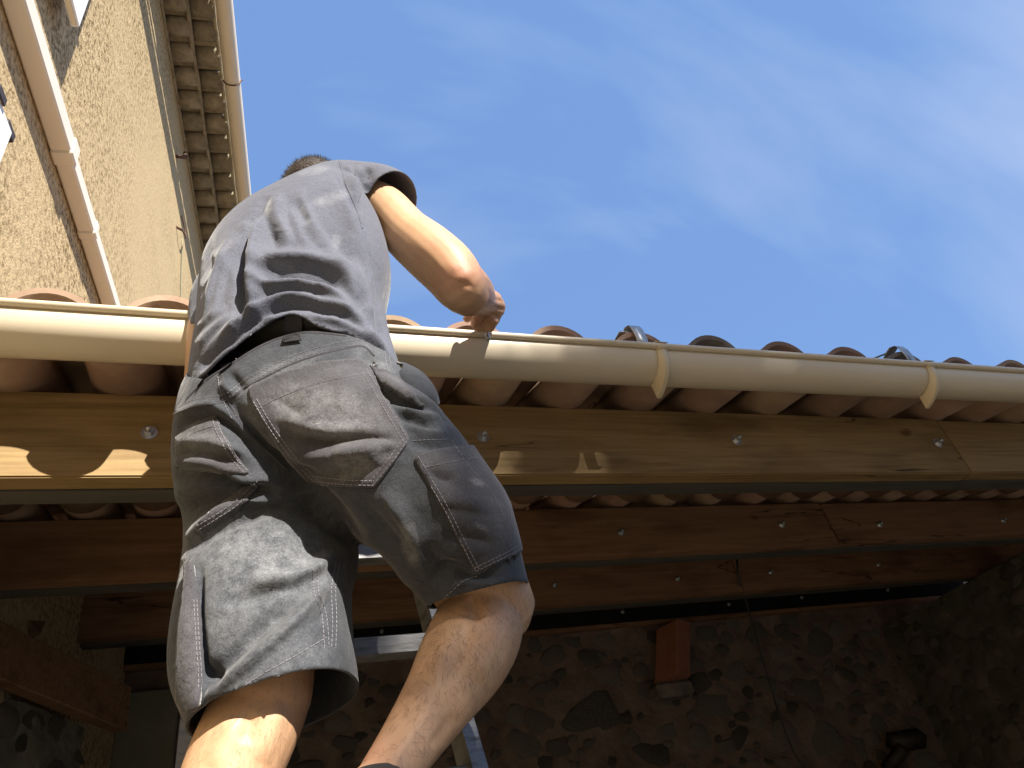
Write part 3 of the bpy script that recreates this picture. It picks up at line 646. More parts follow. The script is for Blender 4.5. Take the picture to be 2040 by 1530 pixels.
# ------------------------------------------------------------------ the person on the ladder
def catmull(nodes, step=4):
    """smooth interpolation of rows of numbers"""
    A = np.array(nodes, float); n = len(A); out_ = []
    for i in range(n-1):
        p0, p1, p2, p3 = A[max(i-1, 0)], A[i], A[i+1], A[min(i+2, n-1)]
        for k in range(step):
            t = k/step
            out_.append(.5*((2*p1)+(-p0+p2)*t+(2*p0-5*p1+4*p2-p3)*t*t+(-p0+3*p1-3*p2+p3)*t**3))
    out_.append(A[-1]); return np.array(out_)
def rings_to_geo(rings):
    V, Fc = [], []; m = len(rings[0])
    for r in rings: V += list(r)
    for i in range(len(rings)-1):
        for k in range(m): k2 = (k+1) % m; Fc.append((i*m+k, i*m+k2, (i+1)*m+k2, (i+1)*m+k))
    for idx, rev in ((0, True), (len(rings)-1, False)):
        c = len(V); V.append(np.mean(rings[idx], 0))
        for k in range(m):
            k2 = (k+1) % m; a, b = idx*m+k, idx*m+k2
            Fc.append((c, b, a) if rev else (c, a, b))
    return V, Fc
def lr_tube(nodes, seg=28, pw=2.2, step=4):
    """nodes: (Lx, Ly, Rx, Ry, depth, half_depth_m)"""
    A = catmull(nodes, step); cen = [atD((a[0]+a[2])/2, (a[1]+a[3])/2, a[4]) for a in A]; rings = []
    for i, a in enumerate(A):
        ax = (atD(a[2], a[3], a[4])-atD(a[0], a[1], a[4]))/2
        t = unit(cen[min(i+1, len(A)-1)]-cen[max(i-1, 0)]); t = unit(t-unit(ax)*(t @ unit(ax)))
        b = unit(np.cross(ax, t))
        if b @ (cen[i]-CAM) > 0: b = -b
        r = []
        for k in range(seg):
            q = 2*math.pi*k/seg; c, s = math.cos(q), math.sin(q)
            c = math.copysign(abs(c)**(2/pw), c); s = math.copysign(abs(s)**(2/pw), s)
            r.append(cen[i]+ax*c+b*a[5]*s)
        rings.append(r)
    return rings_to_geo(rings)
def cr_tube(nodes, seg=18, step=4, metres=False):
    """nodes: (cx, cy, depth, radius_px or m)"""
    A = catmull(nodes, step); pts = [atD(a[0], a[1], a[2]) for a in A]; rad = [a[3] if metres else a[3]*a[2]/F for a in A]
    return w_tube(pts, rad, seg)
def w_tube(pts, rad, seg=14, ends=True):
    pts = [np.array(p, float) for p in pts]; rad = list(rad)
    # rounded ends
    t0 = unit(pts[0]-pts[1]); t1 = unit(pts[-1]-pts[-2])
    pts = [pts[0]+t0*rad[0]*.85, pts[0]+t0*rad[0]*.5]+pts+[pts[-1]+t1*rad[-1]*.5, pts[-1]+t1*rad[-1]*.85]
    rad = [rad[0]*.45, rad[0]*.85]+rad+[rad[-1]*.85, rad[-1]*.45]
    V, _ = tube_geo(pts, rad, seg, False); V = np.array(V).reshape(len(pts), seg, 3)
    return rings_to_geo([list(r) for r in V])
def ball(c, r, sx=(1, 0, 0), f=(1, 1, 1), seg=14):
    """ellipsoid around c with world axis scale f"""
    V, Fc = [], []; rings = []
    for i in range(1, seg):
        th = math.pi*i/seg; rings.append([np.array(c)+r*np.array([f[0]*math.sin(th)*math.cos(2*math.pi*k/seg), f[1]*math.sin(th)*math.sin(2*math.pi*k/seg), f[2]*math.cos(th)]) for k in range(seg)])
    return rings_to_geo(rings)
def merge(geos):
    V, Fc = [], []
    for v, f in geos:
        b = len(V); V += [tuple(map(float, p)) for p in v]; Fc += [tuple(i+b for i in q) for q in f]
    return V, Fc
def voxel_union(geos, vox, smooth=6, fac=.5):
    V, Fc = merge(geos); me = bpy.data.meshes.new('tmp'); me.from_pydata(V, [], Fc)
    bm = bmesh.new(); bm.from_mesh(me); bmesh.ops.recalc_face_normals(bm, faces=bm.faces[:]); bm.to_mesh(me); bm.free()
    o = bpy.data.objects.new('tmp', me); COL.objects.link(o)
    m = o.modifiers.new('r', 'REMESH'); m.mode = 'VOXEL'; m.voxel_size = vox; m.adaptivity = 0
    m2 = o.modifiers.new('s', 'SMOOTH'); m2.iterations = smooth; m2.factor = fac
    dg = bpy.context.evaluated_depsgraph_get(); dg.update(); ev = o.evaluated_get(dg)
    res = bpy.data.meshes.new_from_object(ev); bpy.data.objects.remove(o); bpy.data.meshes.remove(me)
    return res
def get_arrays(me):
    n = len(me.vertices); co = np.empty(n*3); me.vertices.foreach_get('co', co); nr = np.empty(n*3); me.vertices.foreach_get('normal', nr)
    return co.reshape(-1, 3), nr.reshape(-1, 3)
def set_co(me, co): me.vertices.foreach_set('co', co.ravel()); me.update()
def seg_dist(px, py, poly):
    """distance in px to a polyline, and position 0..1 along it, and side sign"""
    best = np.full(px.shape, 1e9); u = np.zeros(px.shape); sd = np.zeros(px.shape); poly = np.array(poly, float)
    ls = np.hypot(*(poly[1:]-poly[:-1]).T); tot = ls.sum(); acc = 0
    for i in range(len(poly)-1):
        a, b = poly[i], poly[i+1]; d = b-a; t = np.clip(((px-a[0])*d[0]+(py-a[1])*d[1])/(d @ d), 0, 1)
        ex, ey = px-(a[0]+t*d[0]), py-(a[1]+t*d[1]); q = np.hypot(ex, ey); m = q < best
        best[m] = q[m]; u[m] = (acc+t*ls[i])[m]/tot; sd[m] = np.sign(d[0]*ey-d[1]*ex)[m]; acc += ls[i]
    return best, u, sd
def smooth_poly(p, step=6): return catmull(p, step) if len(p) > 2 else np.array(p, float)
def sculpt(me, folds, gain=1.0):
    """folds: (polyline px, width px, height m, mode) raised (+) or sunk (-) on the side facing the photographer"""
    co, nr = get_arrays(me); px, py, dp = project(co); vd = unit(np.array([0, 1, 0])); view = co-CAM; view /= np.linalg.norm(view, axis=1)[:, None]
    face = np.clip(-(nr*view).sum(1)*3+.35, 0, 1); off = np.zeros(len(co))
    for f in folds:
        poly, wd, h = smooth_poly(f[0]), f[1], f[2]; mode = f[3] if len(f) > 3 else 'g'
        bb = (px > poly[:, 0].min()-4*wd) & (px < poly[:, 0].max()+4*wd) & (py > poly[:, 1].min()-4*wd) & (py < poly[:, 1].max()+4*wd)
        if not bb.any(): continue
        d, u, s = seg_dist(px[bb], py[bb], poly); tp = np.clip(np.minimum(u, 1-u)*4, 0, 1)**.7
        if mode == 'g': k = np.exp(-(d/wd)**2)
        elif mode == 'e':              # sharp on the right of the stroke, long slope on the left
            k = np.where(s > 0, np.exp(-(d/(wd*.35))**2), np.exp(-(d/(wd*1.6))**2))
        off[bb] += h*gain*k*tp
    co = co+nr*(off*face)[:, None]; set_co(me, co)
def relax(me, n):
    bm = bmesh.new(); bm.from_mesh(me)
    for _ in range(n): bmesh.ops.smooth_vert(bm, verts=bm.verts[:], factor=.5, use_axis_x=True, use_axis_y=True, use_axis_z=True)
    bm.to_mesh(me); bm.free(); me.update()
def trim(me, g):
    bm = bmesh.new(); bm.from_mesh(me); bmesh.ops.triangulate(bm, faces=bm.faces[:]); bm.to_mesh(me); bm.free(); me.update()
    """cut the mesh along g = 0 (keep g <= 0), sliding vertices onto the line first"""
    co, _ = get_arrays(me); gv = g(co); ne = len(me.edges); ed = np.empty(ne*2, int); me.edges.foreach_get('vertices', ed); ed = ed.reshape(-1, 2)
    c = gv[ed[:, 0]]*gv[ed[:, 1]] < 0; cross = ed[c]
    t = gv[cross[:, 0]]/(gv[cross[:, 0]]-gv[cross[:, 1]]); pos = co[cross[:, 0]]+(co[cross[:, 1]]-co[cross[:, 0]])*t[:, None]
    near = np.where(np.abs(t) < .5, cross[:, 0], cross[:, 1]); order = np.argsort(-np.minimum(t, 1-t))
    co[near[order]] = pos[order]; gv[near] = 0
    set_co(me, co); bm = bmesh.new(); bm.from_mesh(me); bm.verts.ensure_lookup_table()
    kill = [f for f in bm.faces if any(gv[v.index] > 1e-9 for v in f.verts)]
    bmesh.ops.delete(bm, geom=kill, context='FACES')
    bd = {}
    for e in bm.edges:
        if len(e.link_faces) == 1:
            a, b = e.verts; bd.setdefault(a, []).append(b); bd.setdefault(b, []).append(a)
    for _ in range(3):
        new = {v: v.co*.4+(q[0].co+q[1].co)*.3 for v, q in bd.items() if len(q) == 2}
        for v, c in new.items(): v.co = c
    bm.to_mesh(me); bm.free(); me.update()
def plane_g(p, n): n = unit(n); return lambda co: (co-p) @ n
def fit_plane(pts, keep):
    """plane through points; normal chosen so that the point 'keep' has g < 0"""
    P = np.array(pts); c = P.mean(0); _, _, vt = np.linalg.svd(P-c); n = vt[2]
    if (np.array(keep)-c) @ n > 0: n = -n
    return c, n
def poly_sd(px, py, poly):
    poly = np.array(poly, float); d, _, _ = seg_dist(px, py, np.vstack([poly, poly[:1]])); ins = np.zeros(px.shape, bool); n = len(poly)
    for i in range(n):
        a, b = poly[i], poly[(i+1) % n]; c = ((a[1] > py) != (b[1] > py)); xs = (b[0]-a[0])*(py-a[1])/(b[1]-a[1]+1e-12)+a[0]; ins ^= c & (px < xs)
    return np.where(ins, -d, d)
def facing(co, nr): v = co-CAM; v /= np.linalg.norm(v, axis=1)[:, None]; return -(nr*v).sum(1)
def dust_and_light(me, blobs, base=0.0):
    co, nr = get_arrays(me); px, py, _ = project(co); v = np.full(len(co), base)
    for (x, y, rx, ry, a, rot) in blobs:
        c, s = math.cos(rot), math.sin(rot); dx, dy = px-x, py-y; q = ((dx*c+dy*s)/rx)**2+((-dx*s+dy*c)/ry)**2
        v = np.maximum(v, a*np.exp(-q*q*.7))
    at = me.attributes.get('dust_and_light') or me.attributes.new('dust_and_light', 'FLOAT', 'POINT'); at.data.foreach_set('value', v)
def patch(me, poly, lift, name, m, parent, blobs=(), base=0.):
    """sewn-on piece of cloth: the part of the garment inside the outline, lifted off it"""
    p = me.copy(); p.name = name; co, nr = get_arrays(p); px, py, _ = project(co); fc = facing(co, nr)
    sd = poly_sd(px, py, poly); far = (sd > 30) | (fc < -.35)
    bm = bmesh.new(); bm.from_mesh(p); bm.verts.ensure_lookup_table()
    bmesh.ops.delete(bm, geom=[v for v in bm.verts if far[v.index]], context='VERTS'); bm.to_mesh(p); bm.free()
    trim(p, lambda c: poly_sd(*project(c)[:2], poly))
    bm = bmesh.new(); bm.from_mesh(p)          # keep the largest island facing the photographer
    bm.normal_update(); bm.verts.ensure_lookup_table()
    bmesh.ops.delete(bm, geom=[v for v in bm.verts if not v.link_faces], context='VERTS'); bm.verts.ensure_lookup_table()
    seen = set(); isl = []
    for v0 in bm.verts:
        if v0.index in seen: continue
        stack = [v0]; seen.add(v0.index); comp = []
        while stack:
            v = stack.pop(); comp.append(v)
            for e in v.link_edges:
                q = e.other_vert(v)
                if q.index not in seen: seen.add(q.index); stack.append(q)
        isl.append(comp)
    isl.sort(key=len); bmesh.ops.delete(bm, geom=[v for c in isl[:-1] for v in c], context='VERTS'); bm.to_mesh(p); bm.free(); p.update()
    co, nr = get_arrays(p); set_co(p, co+nr*lift); p.materials.clear(); dust_and_light(p, blobs, base)
    o = link(name, p, m, None, True); o.parent = parent
    s = o.modifiers.new('thick', 'SOLIDIFY'); s.thickness = lift*.95; s.offset = -1
    return o
def bvh_of(me): return BVHTree.FromPolygons([v.co[:] for v in me.vertices], [p.vertices[:] for p in me.polygons])
def cast(bvh, px, py):
    r = ray(px, py); h = bvh.ray_cast(Vector(CAM), Vector(unit(r)), 5)
    return (np.array(h[0]), np.array(h[1])) if h[0] is not None else None
def ribbon_on(bvhs, poly, width, lift, dash=None, gap=.002, step=3.0):
    """thin strip laid on the garment along a drawn line, optionally broken into stitches"""
    pl = smooth_poly(poly, 10); ls = np.r_[0, np.cumsum(np.hypot(*(pl[1:]-pl[:-1]).T))]; n = max(2, int(ls[-1]/step))
    q = np.linspace(0, ls[-1], n); xs = np.interp(q, ls, pl[:, 0]); ys = np.interp(q, ls, pl[:, 1]); P = []
    for x, y in zip(xs, ys):
        hits = [h for h in (cast(b, x, y) for b in bvhs) if h is not None]
        if hits:
            h = min(hits, key=lambda h: np.linalg.norm(h[0]-CAM)); nn = h[1] if h[1] @ (h[0]-CAM) < 0 else -h[1]; P.append((h[0]+nn*lift, nn))
    V, Fc = [], []
    if len(P) < 3: return V, Fc
    pos = np.array([p[0] for p in P]); nor = np.array([p[1] for p in P])
    for _ in range(2): nor[1:-1] = (nor[:-2]+nor[1:-1]*2+nor[2:])/4
    if dash is None:
        dist = np.r_[0, np.cumsum(np.linalg.norm(pos[1:]-pos[:-1], axis=1))]; spans = [(0, dist[-1])]
    else:
        dist = np.r_[0, np.cumsum(np.linalg.norm(pos[1:]-pos[:-1], axis=1))]; spans = []; a = 0
        while a < dist[-1]: spans.append((a, min(a+dash, dist[-1]))); a += dash+gap
    for a, b in spans:
        k = 2 if dash else max(2, len(P)); tt = np.linspace(a, b, k)
        pp = np.stack([np.interp(tt, dist, pos[:, i]) for i in range(3)], 1); nn = np.stack([np.interp(tt, dist, nor[:, i]) for i in range(3)], 1)
        b0 = len(V)
        for i in range(k):
            t = unit(pp[min(i+1, k-1)]-pp[max(i-1, 0)]+1e-9); s = unit(np.cross(nn[i], t)); n_ = unit(nn[i])
            V += [pp[i]-s*width, pp[i]+n_*width*.9, pp[i]+s*width]
        for i in range(k-1):
            c = b0+3*i; Fc += [(c, c+1, c+4, c+3), (c+1, c+2, c+5, c+4)]
    return V, Fc

person = thing('person', 'person in grey t-shirt and dusty charcoal shorts on the ladder, bending over the gutter', 'person', (.1, .93, 1.3))

# ---- skin: one continuous body
def P3(a): return atD(*a)
G = []
# trunk and pelvis (inside the clothes)
G.append(lr_tube([(415, 850, 760, 840, 1.13, .085), (455, 760, 730, 740, 1.17, .075), (450, 620, 725, 610, 1.27, .08), (470, 500, 725, 480, 1.37, .08), (540, 420, 690, 400, 1.47, .06)], 20))
# right arm
G.append(cr_tube([(690, 385, 1.50, 45), (730, 400, 1.495, 47), (768, 418, 1.47, 47), (808, 463, 1.435, 51), (851, 499, 1.405, 57), (893, 537, 1.375, 58), (918, 571, 1.355, 53), (932, 588, 1.365, 44)], 20))
wr = atD(966, 603, 1.535); el = atD(924, 574, 1.37)
G.append(w_tube([el, el*.75+wr*.25, el*.5+wr*.5+np.array([0, 0, .004]), el*.25+wr*.75, wr], [.050, .0475, .042, .034, .029], 16))
# right hand: back of the hand to the right, fingers closed round the driver
def chain(pts, r0, r1): 
    W = [atD(*p) for p in pts]; n = len(W); return w_tube(W, [r0+(r1-r0)*i/(n-1) for i in range(n)], 10)
G.append(w_tube([wr, atD(971, 606, 1.552), atD(980, 612, 1.565)], [.028, .032, .031], 14))
G.append(w_tube([atD(977, 592, 1.56), atD(983, 612, 1.565), atD(978, 634, 1.56)], [.019, .025, .021], 12))
G.append(chain([(978, 586, 1.555), (990, 592, 1.575), (985, 604, 1.605), (968, 612, 1.60)], .0115, .0095))
G.append(chain([(983, 600, 1.555), (994, 606, 1.57), (989, 622, 1.60), (969, 628, 1.60)], .0122, .0098))
G.append(chain([(982, 616, 1.55), (991, 625, 1.56), (984, 641, 1.585), (965, 641, 1.59)], .0122, .0095))
G.append(chain([(976, 628, 1.545), (984, 640, 1.55), (977, 654, 1.565), (961, 655, 1.57)], .0118, .0090))
G.append(chain([(960, 618, 1.53), (951, 634, 1.535), (946, 646, 1.55), (955, 655, 1.56)], .0135, .0092))
G.append(chain([(953, 616, 1.55), (938, 630, 1.56), (930, 635, 1.565)], .012, .0095))
# left arm, mostly hidden in front of the trunk
G.append(cr_tube([(500, 500, 1.47, 45), (450, 560, 1.47, 40), (420, 645, 1.40, 42), (412, 720, 1.34, 40), (410, 790, 1.29, 40), (425, 820, 1.29, 40)], 18))
lw_ = atD(520, 720, 1.50); le = atD(423, 808, 1.29)
G.append(w_tube([le, le*.5+lw_*.5, lw_], [.043, .038, .029], 14))
G.append(w_tube([lw_, atD(545, 700, 1.55)], [.03, .034], 12))
for i in range(4): G.append(chain([(545+i*10, 690+i*6, 1.555), (560+i*10, 680+i*6, 1.585), (565+i*10, 692+i*6, 1.60)], .011, .009))
G.append(chain([(535, 695, 1.53), (545, 672, 1.55)], .012, .010))
# legs
G.append(cr_tube([(690, 850, 1.14, .085), (795, 960, 1.07, .08), (880, 1070, 1.03, .072), (955, 1165, 1.0, .0615), (985, 1205, 1.0, .0575)], 20, 4, True))
G.append(cr_tube([(960, 1190, 1.0, 80), (960, 1225, .985, 86), (944, 1272, .95, 92), (917, 1322, .915, 90), (880, 1382, .87, 77), (842, 1440, .83, 68), (802, 1500, .785, 61), (768, 1552, .75, 58), (748, 1590, .725, 58)], 22))
G.append(cr_tube([(500, 860, 1.14, .078), (515, 1000, 1.085, .07), (525, 1180, .985, .064), (528, 1330, .90, .06), (520, 1400, .865, .058)], 20, 4, True))
G.append(cr_tube([(527, 1370, .87, 94), (516, 1410, .86, 95), (495, 1460, .84, 97), (466, 1525, .815, 97), (432, 1600, .78, 90), (392, 1690, .735, 76), (350, 1790, .69, 62), (325, 1860, .66, 58)], 22))
ra = atD(748, 1590, .725); la = atD(325, 1860, .66)
for a in (ra, la): G.append(w_tube([a, a+np.array([.0, .03, -.045]), a+np.array([.0, .13, -.07])], [.036, .036, .03], 12))
# neck and head, bent forward over the gutter
G.append(cr_tube([(620, 430, 1.47, .06), (630, 425, 1.54, .05), (634, 412, 1.60, .05)], 16, 3, True))
hc = atD(630, 411, 1.63); hf = unit([.12, .82, -.56]); hu = unit(np.array([.05, .55, .83])); hu = unit(hu-hf*(hu @ hf)); hr_ = np.cross(hf, hu)
def hd(x, y, z): return hc+hr_*x+hf*y+hu*z
rings = []
for z, w_, fb, cy in ((-.115, .035, .04, .035), (-.10, .048, .06, .03), (-.07, .058, .08, .012), (-.03, .068, .092, .0), (.02, .074, .097, -.004), (.055, .071, .09, -.006), (.08, .055, .07, -.006), (.098, .026, .034, -.006)):
    rings.append([hd(w_*math.cos(2*math.pi*k/20), cy+fb*math.sin(2*math.pi*k/20), z) for k in range(20)])
G.append(rings_to_geo(rings))
G.append(w_tube([hd(0, .092, .0), hd(0, .108, -.028), hd(0, .112, -.04)], [.009, .012, .013], 8))   # nose
for s in (-1, 1):
    G.append(w_tube([hd(s*.074, -.012, .012), hd(s*.079, -.018, .0), hd(s*.075, -.008, -.03)], [.011, .013, .008], 8))   # ears
    G.append(w_tube([hd(s*.015, .096, .018), hd(s*.045, .086, .02)], [.008, .007], 8))    # brows
G.append(w_tube([hd(-.022, .088, -.066), hd(0, .094, -.066), hd(.022, .088, -.066)], [.006, .008, .006], 8))   # lips
body = voxel_union(G, .0034, 5, .5)
sculpt(body, [
    ([(800, 505), (850, 545), (885, 600)], 22, -.004), ([(880, 520), (925, 545), (955, 560)], 16, .002), ([(900, 566), (920, 556), (938, 552)], 10, .0015), ([(890, 556), (925, 566), (950, 575)], 6, -.0015),
    ([(935, 1190), (948, 1215), (942, 1240)], 16, -.006), ([(905, 1220), (880, 1290), (850, 1360)], 30, .004), ([(985, 1230), (975, 1290), (935, 1350)], 30, .004),
    ([(935, 1240), (920, 1300), (885, 1370)], 14, -.003), ([(860, 1400), (815, 1470), (775, 1530)], 13, .0025), ([(905, 1420), (860, 1490)], 12, -.003),
    ([(560, 1400), (545, 1450), (520, 1520)], 18, .004), ([(470, 1430), (445, 1490), (420, 1530)], 22, .004), ([(505, 1420), (485, 1480)], 16, -.004),
    ([(1008, 600), (996, 598), (984, 596)], 3.5, -.0028), ([(1008, 616), (996, 615), (980, 610)], 3.5, -.0032), ([(1004, 634), (992, 632), (976, 624)], 3.5, -.0032), ([(962, 628), (970, 640), (978, 656)], 4, -.003)])
co, nr = get_arrays(body); px, py, _ = project(co); red = np.zeros(len(co))
for (x, y, rx, ry, a) in ((925, 545, 45, 35, .55), (985, 610, 28, 45, .35), (950, 640, 22, 22, .5), (880, 480, 40, 30, .2), (980, 1210, 60, 60, .25), (740, 1500, 60, 60, .3)):
    red = np.maximum(red, a*np.exp(-((px-x)/rx)**2-((py-y)/ry)**2))
body.attributes.new('red', 'FLOAT', 'POINT').data.foreach_set('value', red)
bo = link('body', body, MT['skin'], person, True)

# ---- short hair cap
hv = []
rings = []
for z, w_, fb, cy in ((.0, .0765, .088, -.018), (.03, .078, .095, -.012), (.06, .073, .09, -.008), (.085, .058, .073, -.006), (.102, .03, .04, -.006), (.106, .01, .012, -.006)):
    rings.append([hd(w_*math.cos(2*math.pi*k/30), cy+fb*math.sin(2*math.pi*k/30)-(.0 if z > .03 else .0), z) for k in range(30)])
back = [[hd(.066*math.cos(2*math.pi*k/30), -.03+.066*math.sin(2*math.pi*k/30), -.055) for k in range(30)]]
V, Fc = rings_to_geo(back+rings); hair = mesh_obj('hair', V, Fc, MT['hair'], person, True)
rs = np.random.RandomState(2); V2, F2 = [], []
R_ = np.array([p for r in (back+rings) for p in r])
for i in range(5200):
    z = rs.uniform(-.05, .106); q = rs.uniform(0, 2*math.pi)
    zs_ = [-.055, 0, .03, .06, .085, .102, .106]; w_ = np.interp(z, zs_, [.066, .0765, .078, .073, .058, .03, .01]); fb = np.interp(z, zs_, [.066, .088, .095, .09, .073, .04, .012]); cy = np.interp(z, zs_, [-.03, -.018, -.012, -.008, -.006, -.006, -.006])
    p = hd(w_*math.cos(q), cy+fb*math.sin(q), z); n_ = unit(p-hd(0, cy, min(z, .04))+hu*.02); L = rs.uniform(.004, .009); t = unit(np.cross(n_, rs.randn(3)))*.0004
    d_ = n_*L+rs.randn(3)*.0015; b0 = len(V2); V2 += [p-t, p+t, p+d_]; F2.append((b0, b0+1, b0+2))
st_ = mesh_obj('hair_strands', V2, F2, MT['hair'], None); st_.parent = hair; st_['kind'] = 'stuff'

# ---- t-shirt
G = [lr_tube([(384, 850, 806, 830, 1.12, .125), (389, 770, 800, 745, 1.155, .13), (398, 690, 782, 685, 1.20, .132), (402, 612, 768, 615, 1.26, .128), (412, 550, 778, 535, 1.32, .122), (450, 498, 764, 462, 1.385, .112), (508, 462, 738, 408, 1.44, .095), (562, 420, 712, 372, 1.49, .07), (596, 386, 698, 350, 1.53, .045)], 36, 2.3),
     cr_tube([(630, 392, 1.46, 58), (672, 382, 1.50, 61), (716, 384, 1.51, 61), (762, 392, 1.49, 62), (800, 420, 1.46, 64), (835, 450, 1.43, 64)], 24),
     cr_tube([(535, 508, 1.44, 45), (475, 535, 1.46, 50), (434, 588, 1.44, 50), (423, 645, 1.40, 45), (420, 700, 1.35, 44)], 24)]
shirt = voxel_union(G, .0036, 16, .5)
FS = [
    # long upright fold left of the spine
    ([(545, 395), (512, 450), (500, 520), (497, 600), (500, 640)], 15, .026, 'e'), ([(530, 410), (496, 470), (486, 540), (485, 640)], 11, -.016),
    ([(412, 640), (440, 540), (470, 465)], 10, .010, 'e'), ([(425, 640), (452, 540), (482, 470)], 9, .008, 'e'), ([(485, 512), (500, 440)], 9, .012, 'e'),
    # folds below the shoulder blade
    ([(535, 390), (528, 440), (545, 480), (562, 502)], 12, -.013), ([(585, 490), (562, 440), (560, 385)], 13, .012, 'e'),
    ([(735, 640), (690, 540), (640, 470), (612, 420), (600, 375)], 15, .012, 'e'), ([(590, 400), (603, 430), (622, 452)], 9, -.010),
    ([(760, 660), (740, 580), (712, 480), (690, 410), (664, 350)], 14, .013, 'e'), ([(675, 340), (697, 385), (715, 425)], 8, -.012), ([(690, 330), (708, 380)], 7, .009),
    ([(640, 520), (600, 470), (588, 420)], 10, .006, 'e'), ([(700, 600), (670, 540), (650, 500)], 9, .006, 'e'),
    # drape over the belt
    ([(497, 545), (545, 533), (610, 533), (665, 556), (705, 610)], 15, .026, 'e'), ([(520, 562), (580, 556), (640, 568), (670, 582)], 9, -.014),
    ([(492, 566), (540, 577), (590, 572), (640, 585), (700, 625)], 9, .020, 'e'), ([(470, 645), (510, 608), (560, 586), (600, 585), (650, 602), (690, 620)], 8, -.013),
    ([(405, 725), (470, 660), (520, 622), (560, 598), (610, 597), (665, 618), (720, 655)], 10, .020, 'e'), ([(455, 695), (510, 642), (560, 613), (610, 610), (655, 629)], 7, -.012),
    ([(392, 765), (440, 716), (500, 666), (550, 633), (590, 619)], 8, .010), ([(400, 735), (440, 692), (475, 667)], 10, -.011),
    ([(395, 700), (430, 660), (470, 630)], 9, .008, 'e'), ([(392, 660), (420, 640), (450, 615)], 8, .006, 'e'),
    ([(610, 632), (680, 648), (740, 688), (785, 732)], 9, .012, 'e'), ([(620, 615), (690, 640), (735, 668)], 7, -.009), ([(640, 600), (700, 640), (760, 700)], 8, .010, 'e'),
    ([(735, 560), (748, 620), (770, 690)], 9, -.008), ([(745, 660), (722, 580), (700, 520)], 9, .008, 'e'),
    # sleeve
    ([(712, 395), (712, 365), (722, 333)], 9, .010, 'e'), ([(735, 335), (728, 362)], 8, -.007), ([(760, 375), (765, 350)], 8, .005)]
rs = np.random.RandomState(21)
for k in range(34):      # small random wrinkles, lying mostly across near the belt and along the back higher up
    x, y = rs.uniform(400, 760), rs.uniform(400, 700); a_ = rs.normal(-.25, .35) if y > 540 else rs.normal(1.2, .35); L = rs.uniform(18, 50)
    FS.append(([(x-math.cos(a_)*L, y-math.sin(a_)*L), (x+rs.uniform(-5, 5), y+rs.uniform(-5, 5)), (x+math.cos(a_)*L, y+math.sin(a_)*L)], rs.uniform(4, 8), rs.choice([-1, 1])*rs.uniform(.001, .003)))
sculpt(shirt, FS, 1.0); relax(shirt, 5)
HEM = [(330, 800), (384, 764), (411, 743), (446, 709), (488, 676), (527, 649), (559, 630), (580, 622), (601, 628), (622, 646), (658, 658), (696, 665), (735, 700), (769, 730), (799, 736), (860, 745)]
hx = np.array(HEM, float)
def hem_g(co):
    px, py, dp = project(co); c = co @ np.array([0, 1., 0]); near = c < .935+.0*c
    gp = (py-np.interp(px, hx[:, 0], hx[:, 1]))*dp/F
    axis = atD(590, 745, 1.16)
    wgt = np.clip((co[:, 1]-(axis[1]-.02))/.05, 0, 1); gz = 2.285-co[:, 2]
    return gp*(1-wgt)+gz*wgt
trim(shirt, hem_g)
c, n = fit_plane([atD(747, 359, 1.42), atD(724, 406, 1.43), atD(826, 388, 1.50), atD(815, 352, 1.49), atD(778, 346, 1.44)], atD(690, 385, 1.5))
rs_ax = [atD(762, 392, 1.49), atD(800, 420, 1.46), atD(840, 455, 1.43)]
def rsl(co):
    dmin = np.min([np.linalg.norm(co-(rs_ax[i]*(1-t)+rs_ax[i+1]*t), axis=1) for i in (0, 1) for t in np.linspace(0, 1, 8)], 0)
    return np.where((dmin < .079) & (project(co)[0] > 705), (co-c) @ n, -1)
trim(shirt, rsl)
c2, n2 = fit_plane([atD(378, 650, 1.40), atD(400, 640, 1.33), atD(460, 640, 1.42)], atD(440, 540, 1.46))
co, nr = get_arrays(shirt)
sl_ax = [atD(462, 512, 1.46), atD(432, 570, 1.44), atD(423, 640, 1.40), atD(420, 700, 1.35)]
def lsl(co):
    px, py, _ = project(co); dmin = np.min([np.linalg.norm(co-(sl_ax[2]*(1-t)+sl_ax[3]*t), axis=1) for t in np.linspace(0, 1, 8)], 0)
    return np.where((dmin < .062) & (px < 401) & (py > 600), (co-c2) @ n2, -1)
trim(shirt, lsl)
c3, n3 = hc-hf*.05-hu*.105, unit(np.array([.1, .5, .85]))
dust_and_light(shirt, [(660, 395, 40, 12, .5, -.3), (625, 340, 30, 8, .55, -.2), (670, 480, 8, 14, .6, 0), (560, 530, 50, 14, .35, .3), (450, 490, 30, 8, .4, -.6), (440, 620, 50, 60, .2, 0), (560, 440, 70, 50, .12, 0)], .05)
sh = link('t_shirt', shirt, MT['shirt'], person, True)
s = sh.modifiers.new('thick', 'SOLIDIFY'); s.thickness = .0025; s.offset = -1
# hem stitching and sleeve seam
SHB = [bvh_of(shirt)]
geos = [ribbon_on(SHB, [(737, 352), (722, 378), (713, 404)], .0006, .0006, .005, .003)]
V, Fc = merge(geos); o = mesh_obj('stitching', V, Fc, MT['shirt'], None); o.parent = sh; o['kind'] = 'stuff'
geos = [ribbon_on(SHB, [(676, 320), (684, 350), (697, 385), (712, 420), (722, 455)], .0016, .0004)]
V, Fc = merge(geos); o = mesh_obj('shoulder_seam', V, Fc, MT['shirt'], None, True); o.parent = sh

